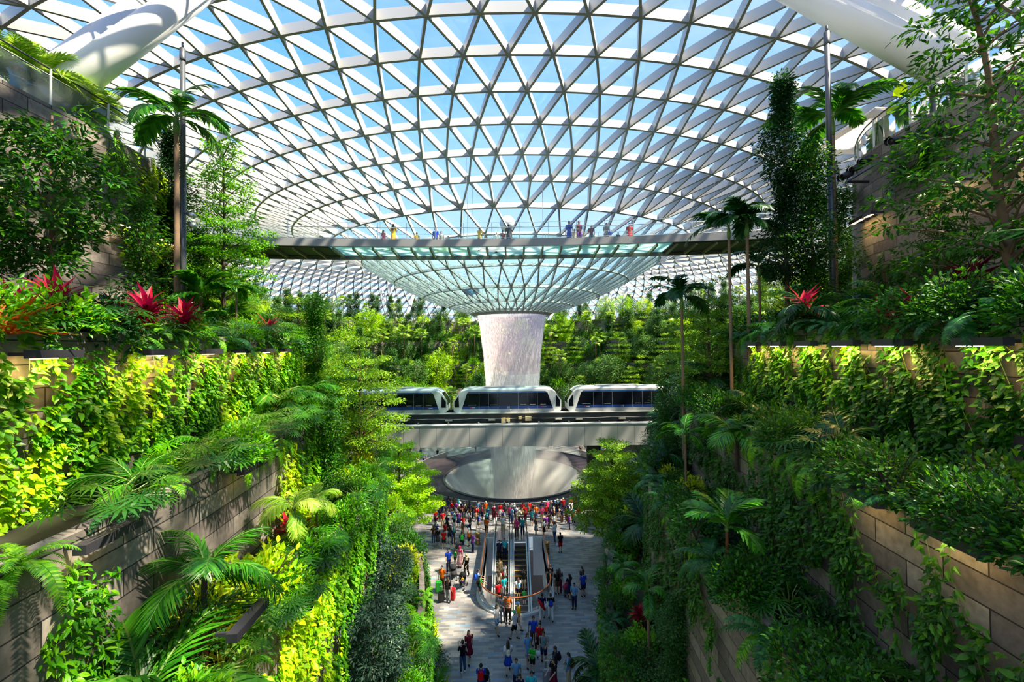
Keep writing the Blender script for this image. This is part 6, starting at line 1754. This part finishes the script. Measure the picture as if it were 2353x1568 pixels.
a = pp(1266, 1427, 0, 'walk2', 'tee', 'black', 'trousers', 'white', 'bun', 'black', 'person in a black top and white trousers walking toward the waterfall'); backpack(a, 'blue', 'blue backpack on the person in white trousers', .8)
a = pp(1264, 1352, 0, 'stand', 'tee', 'black', 'trousers', 'black', 'bun', 'black', 'person dressed in black with hair tied up, near the litter bin side'); backpack(a, 'dark grey', 'dark grey backpack on the person all in black', .8)
pp(1281, 1366, 10, 'stand', 'tee', 'black', 'shorts', 'brown', 'long', 'black', 'long-haired person in a black top and brown shorts with a companion')
pp(1286, 1364, 0, 'stand', 'tee', 'dark grey', 'trousers', 'maroon', 'long', 'brown', 'person in dark grey close beside the one in brown shorts')
pp(1309, 1377, 30, 'push', 'tee', 'navy', 'skirt', 'navy', 'long', 'black', 'long-haired person in a navy dress pushing the pink stroller')
stroller(1301, 1366, 'pink', 'pink and black folding stroller beside the person in a navy dress', D(20), False)
pp(1320, 1400, 150, 'hold', 'tee', 'light blue', 'trousers', 'navy', 'short', 'black', 'person in a light blue shirt and navy trousers looking at a phone')
pp(1341, 1372, 20, 'stand', 'tee', 'blue', 'shorts', 'navy', 'short', 'black', 'person in a royal blue tee and navy shorts at the shaded plaza edge')
pp(1338, 1358, 40, 'hold', 'tee', 'dark grey', 'shorts', 'black', 'short', 'brown', 'person in dark grey just behind the royal blue tee')
a = pp(1288, 1271, 20, 'stand', 'tee', 'black', 'shorts', 'red', 'short', 'black', 'person in a black top and red shorts carrying a white bag'); handbag(a, 'white', 'white plastic bag held by the person in red shorts', (-.26, .05, .55))
pp(1275, 1244, 20, 'walk', 'long', 'white', 'trousers', 'denim blue', 'short', 'black', 'person in a white shirt and blue jeans walking past the crowd')
pp(1395, 1302, 120, 'stand', 'tee', 'white', 'trousers', 'black', 'short', 'black', 'person in a white shirt under the green spreading tree')
pp(1425, 1276, 120, 'hold', 'tee', 'white', 'trousers', 'navy', 'cap', 'white', 'person with a white cap under the green spreading tree')
pp(957, 1312, 140, 'hold', 'tee', 'black', 'trousers', 'white', 'short', 'black', 'person in a black top and white trousers by the yellow-green tree')
pp(948, 1290, 150, 'stand', 'tee', 'white', 'trousers', 'black', 'cap', 'white', 'person in white beside the trunk of the yellow-green tree')
pp(1078, 1521, 200, 'walk', 'tee', 'maroon', 'skirt', 'maroon', 'long', 'red brown', 'person in a maroon top and long skirt with red-brown hair')
pp(1064, 1546, 35, 'phone', 'tee', 'black', 'trousers', 'denim blue', 'short', 'black', 'person in a black tee and jeans raising a phone', shoes='white')
a = pp(1168, 1548, 5, 'walk', 'tee', 'white', 'skirt', 'blue', 'long', 'black', 'person in a white top and blue skirt with very long hair'); backpack(a, 'cream', 'cream backpack on the person in a blue skirt', .8)
pp(1187, 1592, 180, 'stand', 'tee', 'light blue', 'trousers', 'navy', 'short', 'black', 'person in a pale blue polo shirt facing the camera', 1)
pp(1213, 1528, 195, 'walk', 'tee', 'light blue', 'shorts', 'light blue', 'long', 'brown', 'person in a pale blue off-shoulder top and shorts')
a = pp(1226, 1490, 185, 'walk2', 'tee', 'blue', 'trousers', 'brown', 'short', 'black', 'tall person in a royal blue polo shirt walking toward the camera', 1, 1.8)
a = pp(1241, 1502, 170, 'walk', 'tee', 'red', 'shorts', 'black', 'short', 'black', 'person in a red top half hidden behind the grey tee'); 
a = pp(1250, 1528, 175, 'walk2', 'tee', 'grey', 'shorts', 'navy', 'short', 'black', 'person in a grey tee with a green print and navy shorts', 1, 1.78)
mb = MB(); ellipsoid(mb, (0, .112, 1.24), (.065, .012, .07), 14, 8); mb.obj('shirt_print', cmat('teal'), a)
handbag(a, 'white', 'white carrier bag held by the person in the grey tee', (.3, .1, .5))
pp(1224, 1545, 160, 'phone', 'tee', 'bright green', 'shorts', 'black', 'short', 'black', 'boy in a bright green shirt and black shorts', h=1.4)
a = pp(1277, 1562, 80, 'lean', 'tee', 'dark grey', 'trousers', 'black', 'short', 'black', 'person in dark grey with a black backpack handing something over', 1); backpack(a, 'black', 'black backpack on the person in dark grey')
pp(1273, 1592, 130, 'push', 'tee', 'black', 'dress', 'maroon', 'long', 'black', 'person in a dark patterned dress holding a grey suitcase')
suitcase(1258, 1575, 'grey', 'grey suitcase beside the person in the dark dress', .1, .75)
a = pp(1308, 1578, 60, 'hold', 'long', 'light blue', 'trousers', 'beige', 'short', 'black', 'person in a light blue shirt and beige trousers with a dark backpack'); backpack(a, 'maroon', 'dark maroon backpack on the person in beige trousers')
a = pp(1106, 1606, 0, 'push', 'tee', 'blue', 'trousers', 'navy', 'short', 'black', 'person in a blue shirt pushing the large black stroller'); backpack(a, 'red', 'bright red backpack on the person pushing the large black stroller', 1.05)
stroller(1114, 1584, 'black', 'large black hooded stroller at the bottom of the plaza view', 0)
pp(1222, 1625, 180, 'stand', 'tee', 'cyan', 'trousers', 'navy', 'short', 'black', 'person with glasses in a turquoise shirt facing the camera', 1)
pp(1194, 1632, 175, 'stand', 'tee', 'navy', 'trousers', 'black', 'long', 'black', 'long-haired person just in front of the pale blue polo shirt')
pp(990, 1580, -20, 'stand', 'tee', 'white', 'trousers', 'black', 'long', 'black', 'long-haired person in white half hidden by the plants with orchids')
# riders
def rider(xc, Y, *a, **k):
    i = math.floor((ETOP - Y) / .40); return person(V((xc, Y, -(i + 1) * .40 * SL)), *a, **k)
rider(-1.30, 36.1, D(180), 'stand', 'tee', 'navy', 'trousers', 'black', 'short', 'black', 'person in navy with a red sash bag near the top of the escalator')
rider(-.86, 36.4, D(180), 'hold', 'tee', 'cyan', 'trousers', 'navy', 'short', 'black', 'person in a bright cyan shirt on the escalator next to the navy one')
rider(-1.25, 34.8, D(180), 'stand', 'tee', 'khaki', 'shorts', 'khaki', 'long', 'black', 'long-haired person in khaki riding the escalator', shoes='pink')
a = rider(-.82, 34.7, D(180), 'stand', 'tee', 'white', 'skirt', 'white', 'long', 'black', 'girl in a white dress riding the escalator with a red bag', h=1.25); handbag(a, 'red', 'small red bag carried by the girl in white on the escalator', (.25, .05, .5))
rider(-.88, 33.5, D(20), 'stand', 'tee', 'cyan', 'trousers', 'grey', 'short', 'black', 'person in a turquoise shirt low on the crowded escalator')
rider(-1.30, 33.1, D(10), 'stand', 'tee', 'red', 'trousers', 'black', 'short', 'black', 'person in red low on the crowded escalator')
rider(-1.3, 33.9, D(0), 'stand', 'tee', 'cream', 'shorts', 'brown', 'long', 'brown', 'brown-haired person in cream on the crowded escalator')
rider(-.95, 32.4, D(0), 'stand', 'tee', 'dark grey', 'trousers', 'black', 'short', 'black', 'person in dark grey lowest on the crowded escalator')
rider(.68, 34.0, D(0), 'phone', 'tee', 'black', 'shorts', 'beige', 'short', 'black', 'person in a black tee raising an arm on the emptier escalator')
a = rider(.24, 33.2, D(20), 'hold', 'tee', 'white', 'shorts', 'black', 'long', 'brown', 'long-haired person in a white and black top on the emptier escalator'); backpack(a, 'light blue', 'light blue bag on the long-haired rider', .8)
rider(.68, 32.9, D(0), 'stand', 'tee', 'green', 'shorts', 'black', 'short', 'black', 'child in green on the emptier escalator', h=1.2)
person(V((-1.05, 38.9, 0.02)), D(180), 'hold', 'tee', 'white', 'trousers', 'khaki', 'short', 'black', 'person in a white shirt stepping onto the crowded escalator')
person(V((.2, 38.2, 0.02)), D(0), 'stand', 'long', 'pink', 'trousers', 'dark grey', 'hijab', 'pink', 'person in a pink headscarf at the top of the emptier escalator')
person(V((.72, 38.5, 0.02)), D(0), 'stand', 'tee', 'teal', 'trousers', 'navy', 'short', 'black', 'person in a teal shirt beside the pink headscarf at the escalator top')

# crowd at the pool: everyone looks different; the label tells the clothes and the place
rnd = random.Random(11)
TOPW = ['red', 'red', 'white', 'white', 'blue', 'black', 'black', 'navy', 'navy', 'grey', 'pink', 'teal', 'light blue', 'dark red', 'dark red', 'cream', 'maroon', 'red', 'dark grey', 'purple', 'orange', 'brown', 'denim blue']
BOTW = ['black', 'navy', 'denim blue', 'white', 'khaki', 'grey', 'brown', 'dark grey']
CROWD = []
def crowd(x, y, rz, where, hmin=1.38):
    for q in CROWD:
        if (q[0] - x) ** 2 + (q[1] - y) ** 2 < .30: return False
    for _ in range(200):
        tcx = rnd.choice(TOPW); bcx = rnd.choice(BOTW); hr = rnd.choice(['short', 'short', 'long', 'long', 'bun', 'tail', 'hijab', 'cap']); bk = rnd.choice(['trousers', 'trousers', 'shorts', 'skirt'])
        hcx = rnd.choice(['black', 'black', 'brown']) if hr in ('short', 'long', 'bun', 'tail') else rnd.choice(['pink', 'white', 'navy', 'teal', 'black', 'cream'])
        hd = {'short': 'short %s hair' % hcx, 'long': 'long %s hair' % hcx, 'bun': '%s bun' % hcx, 'tail': '%s ponytail' % hcx, 'hijab': '%s headscarf' % hcx, 'cap': '%s cap' % hcx}[hr]
        lb = 'person in %s top, %s %s, %s, %s' % (tcx, bcx, bk, hd, where)
        if lb not in USED: break
    USED.add(lb); CROWD.append((x, y))
    person(V((x, y, 0)), rz + rnd.gauss(0, .35), rnd.choice(['stand', 'stand', 'hold', 'phone', 'phone', 'walk']), rnd.choice(['tee', 'tee', 'long']), tcx, bk, bcx, hr, hcx, lb, rnd.choice([0, 0, 1, 1, 2, 3]), rnd.uniform(hmin, hmin + .25), rnd.choice(['black', 'white', 'grey']))
    return True
n = 0
while n < 46:      # front row at the barrier
    a = math.radians(rnd.uniform(-123, -58)); r = POOLR + rnd.choice([.45, .45, .8, 1.3]) + rnd.uniform(0, .25)
    if crowd(CX + r * math.cos(a), CY + r * math.sin(a), math.atan2(-(-math.cos(a)), -math.sin(a)) * 0 + (a + PI / 2) * 1.0 - 0 + 0 if False else (math.atan2(-math.sin(a), -math.cos(a)) - PI / 2), 'at the pool barrier'): n += 1
n = 0
while n < 34:
    x = rnd.uniform(-8.2, 5.6); y = rnd.uniform(39.6, 42.6)
    if math.hypot(x - CX, y - CY) < POOLR + 1.3 or (abs(x) < 2.4 and y < 40.2): continue
    if crowd(x, y, rnd.gauss(0, .8), 'behind the front row'): n += 1
for (px, py) in ((1033, 1247), (1042, 1252), (1023, 1240), (1003, 1236), (1040, 1262), (1063, 1240), (1078, 1256), (1080, 1240), (1020, 1262), (1006, 1256), (996, 1248), (1072, 1262), (1110, 1222), (1118, 1228), (1250, 1232), (1256, 1222), (1232, 1230)):
    p = F(px, py)
    if not (abs(p.x) < 2.7 and p.y < 38.4): crowd(p.x, p.y, rnd.gauss(0, .9), 'between pool and escalators')
for (px, py, lb) in ((948, 1178, 0), (955, 1190, 0), (965, 1186, 0), (938, 1170, 0), (1312, 1196, 0), (1322, 1190, 0), (1330, 1200, 0), (1318, 1205, 0)):
    p = F(px, py); crowd(p.x, p.y, rnd.gauss(0, .6), 'near the layered trees')
n = 0
while n < 34:      # far side of the pool
    a = math.radians(rnd.uniform(15, 165)); r = POOLR + rnd.uniform(.5, 4.0)
    if n > 20: a = math.radians(rnd.uniform(15, 55))
    if crowd(CX + r * math.cos(a), CY + r * math.sin(a), math.atan2(-math.sin(a), -math.cos(a)) - PI / 2, 'across the pool', 1.3): n += 1
# people on the footbridge
DK = 24.53
def br(px, Y, rz, *a, **k):
    x = PY(px, 560, Y).x; return person(V((x, Y, DK)), D(rz), *a, **k)
br(881, 32.2, -20, 'stand', 'tee', 'pink', 'dress', 'pink', 'long', 'brown', 'girl in a pink dress on the curved footbridge', h=1.45)
br(904, 32.4, -15, 'phone', 'dress', 'yellow', 'dress', 'yellow', 'long', 'brown', 'person in a long yellow dress raising a phone on the footbridge', h=1.95)
br(958, 33.2, 20, 'hold', 'tee', 'yellow', 'shorts', 'yellow', 'short', 'black', 'person in yellow with a patterned wrap on the footbridge', h=1.5)
br(1001, 32.9, 170, 'stand', 'tee', 'blue', 'trousers', 'navy', 'short', 'black', 'person in a blue tee standing in the group on the footbridge', h=1.75)
br(1014, 33.6, 200, 'hold', 'long', 'grey', 'shorts', 'grey', 'short', 'black', 'person in grey next to the blue tee on the footbridge')
br(1030, 33.0, 180, 'stand', 'tee', 'cream', 'shorts', 'grey', 'short', 'black', 'small child in cream on the footbridge beside the group', h=1.15)
br(1054, 33.2, 180, 'hold', 'tee', 'white', 'shorts', 'beige', 'short', 'black', 'small child in white alone in the middle of the footbridge', h=1.15)
br(1102, 32.8, -40, 'lean', 'tee', 'yellow', 'shorts', 'khaki', 'short', 'black', 'person in a yellow tee leaning on the footbridge rail', h=1.75)
br(1142, 33.6, 60, 'lean', 'long', 'white', 'skirt', 'white', 'long', 'grey', 'stooping person in white on the footbridge before the globe', h=1.55)
a = br(1155, 32.6, 30, 'stand', 'tee', 'dark grey', 'trousers', 'black', 'short', 'black', 'small dark-clothed child with a red bag on the footbridge', h=1.4); backpack(a, 'red', 'small red backpack on a child on the footbridge', .8)
a = br(1169, 32.4, 0, 'stand', 'tee', 'dark grey', 'shorts', 'dark grey', 'short', 'black', 'person in dark grey with orange straps below the pale globe', h=1.8)
br(1308, 32.2, 150, 'stand', 'tee', 'blue', 'trousers', 'blue', 'short', 'black', 'person dressed all in blue on the footbridge', h=1.95)
br(1320, 33.2, 180, 'stand', 'tee', 'beige', 'trousers', 'khaki', 'short', 'brown', 'person in beige half hidden between two on the footbridge', h=1.6)
a = br(1331, 32.2, 200, 'hold', 'tee', 'maroon', 'trousers', 'purple', 'short', 'black', 'person in a maroon shirt with a blue backpack on the footbridge', h=1.95); backpack(a, 'blue', 'blue backpack on the person in maroon on the footbridge')
br(1359, 32.6, 170, 'stand', 'tee', 'maroon', 'trousers', 'teal', 'short', 'grey', 'person in a dark red shirt and teal trousers on the footbridge', h=1.75)
a = br(1394, 32.4, 180, 'hold', 'tee', 'grey', 'trousers', 'dark grey', 'short', 'black', 'person in grey with a camera bag on the footbridge', h=1.8); handbag(a, 'blue', 'blue bag on the person in grey on the footbridge', (-.24, .1, .8))
br(1421, 33.0, 20, 'lean', 'tee', 'dark grey', 'shorts', 'navy', 'short', 'grey', 'bending person in dark grey on the footbridge', h=1.25)
br(1447, 32.3, -10, 'stand', 'tee', 'red', 'skirt', 'red', 'cap', 'blue', 'person in a red dress with a blue cap on the footbridge', h=1.75)
# people behind the balcony glass
def bal(px, py, Y, *a, **k):
    p = PY(px, py, Y); return person(V((p.x if abs(p.x) > 15.6 else math.copysign(15.6, p.x), Y, 24.66)), *a, **k)
bal(35, 200, 13.6, D(-90), 'lean', 'long', 'light blue', 'trousers', 'light blue', 'short', 'black', 'person in pale blue leaning behind the balcony glass near the picture edge')
bal(235, 290, 17.0, D(-90), 'hold', 'long', 'blue', 'trousers', 'blue', 'short', 'black', 'person in blue behind the palm balcony glass')
bal(268, 310, 17.9, D(-60), 'stand', 'tee', 'orange', 'trousers', 'khaki', 'short', 'black', 'person in orange behind the far end of the palm balcony glass')
# visitors on the top terrace far away
for i, px in enumerate((990, 1002, 1015, 1028, 1330, 1345, 1362, 1385, 1500, 1522, 1540)):
    Y = 96.5; p = PY(px, 745, Y)
    person(V((p.x, CY + 39.6 * math.sqrt(max(0, 1 - (p.x / 44) ** 2)) + .6, 22.45)), D(180), 'stand', 'tee', ['blue', 'white', 'red', 'grey', 'pink'][i % 5], 'trousers', ['navy', 'black', 'khaki'][i % 3], 'short', 'black', 'tiny far visitor in %s at the top of the far garden' % ['blue', 'white', 'red', 'grey', 'pink'][i % 5], group='far visitors %d' % (i % 5))
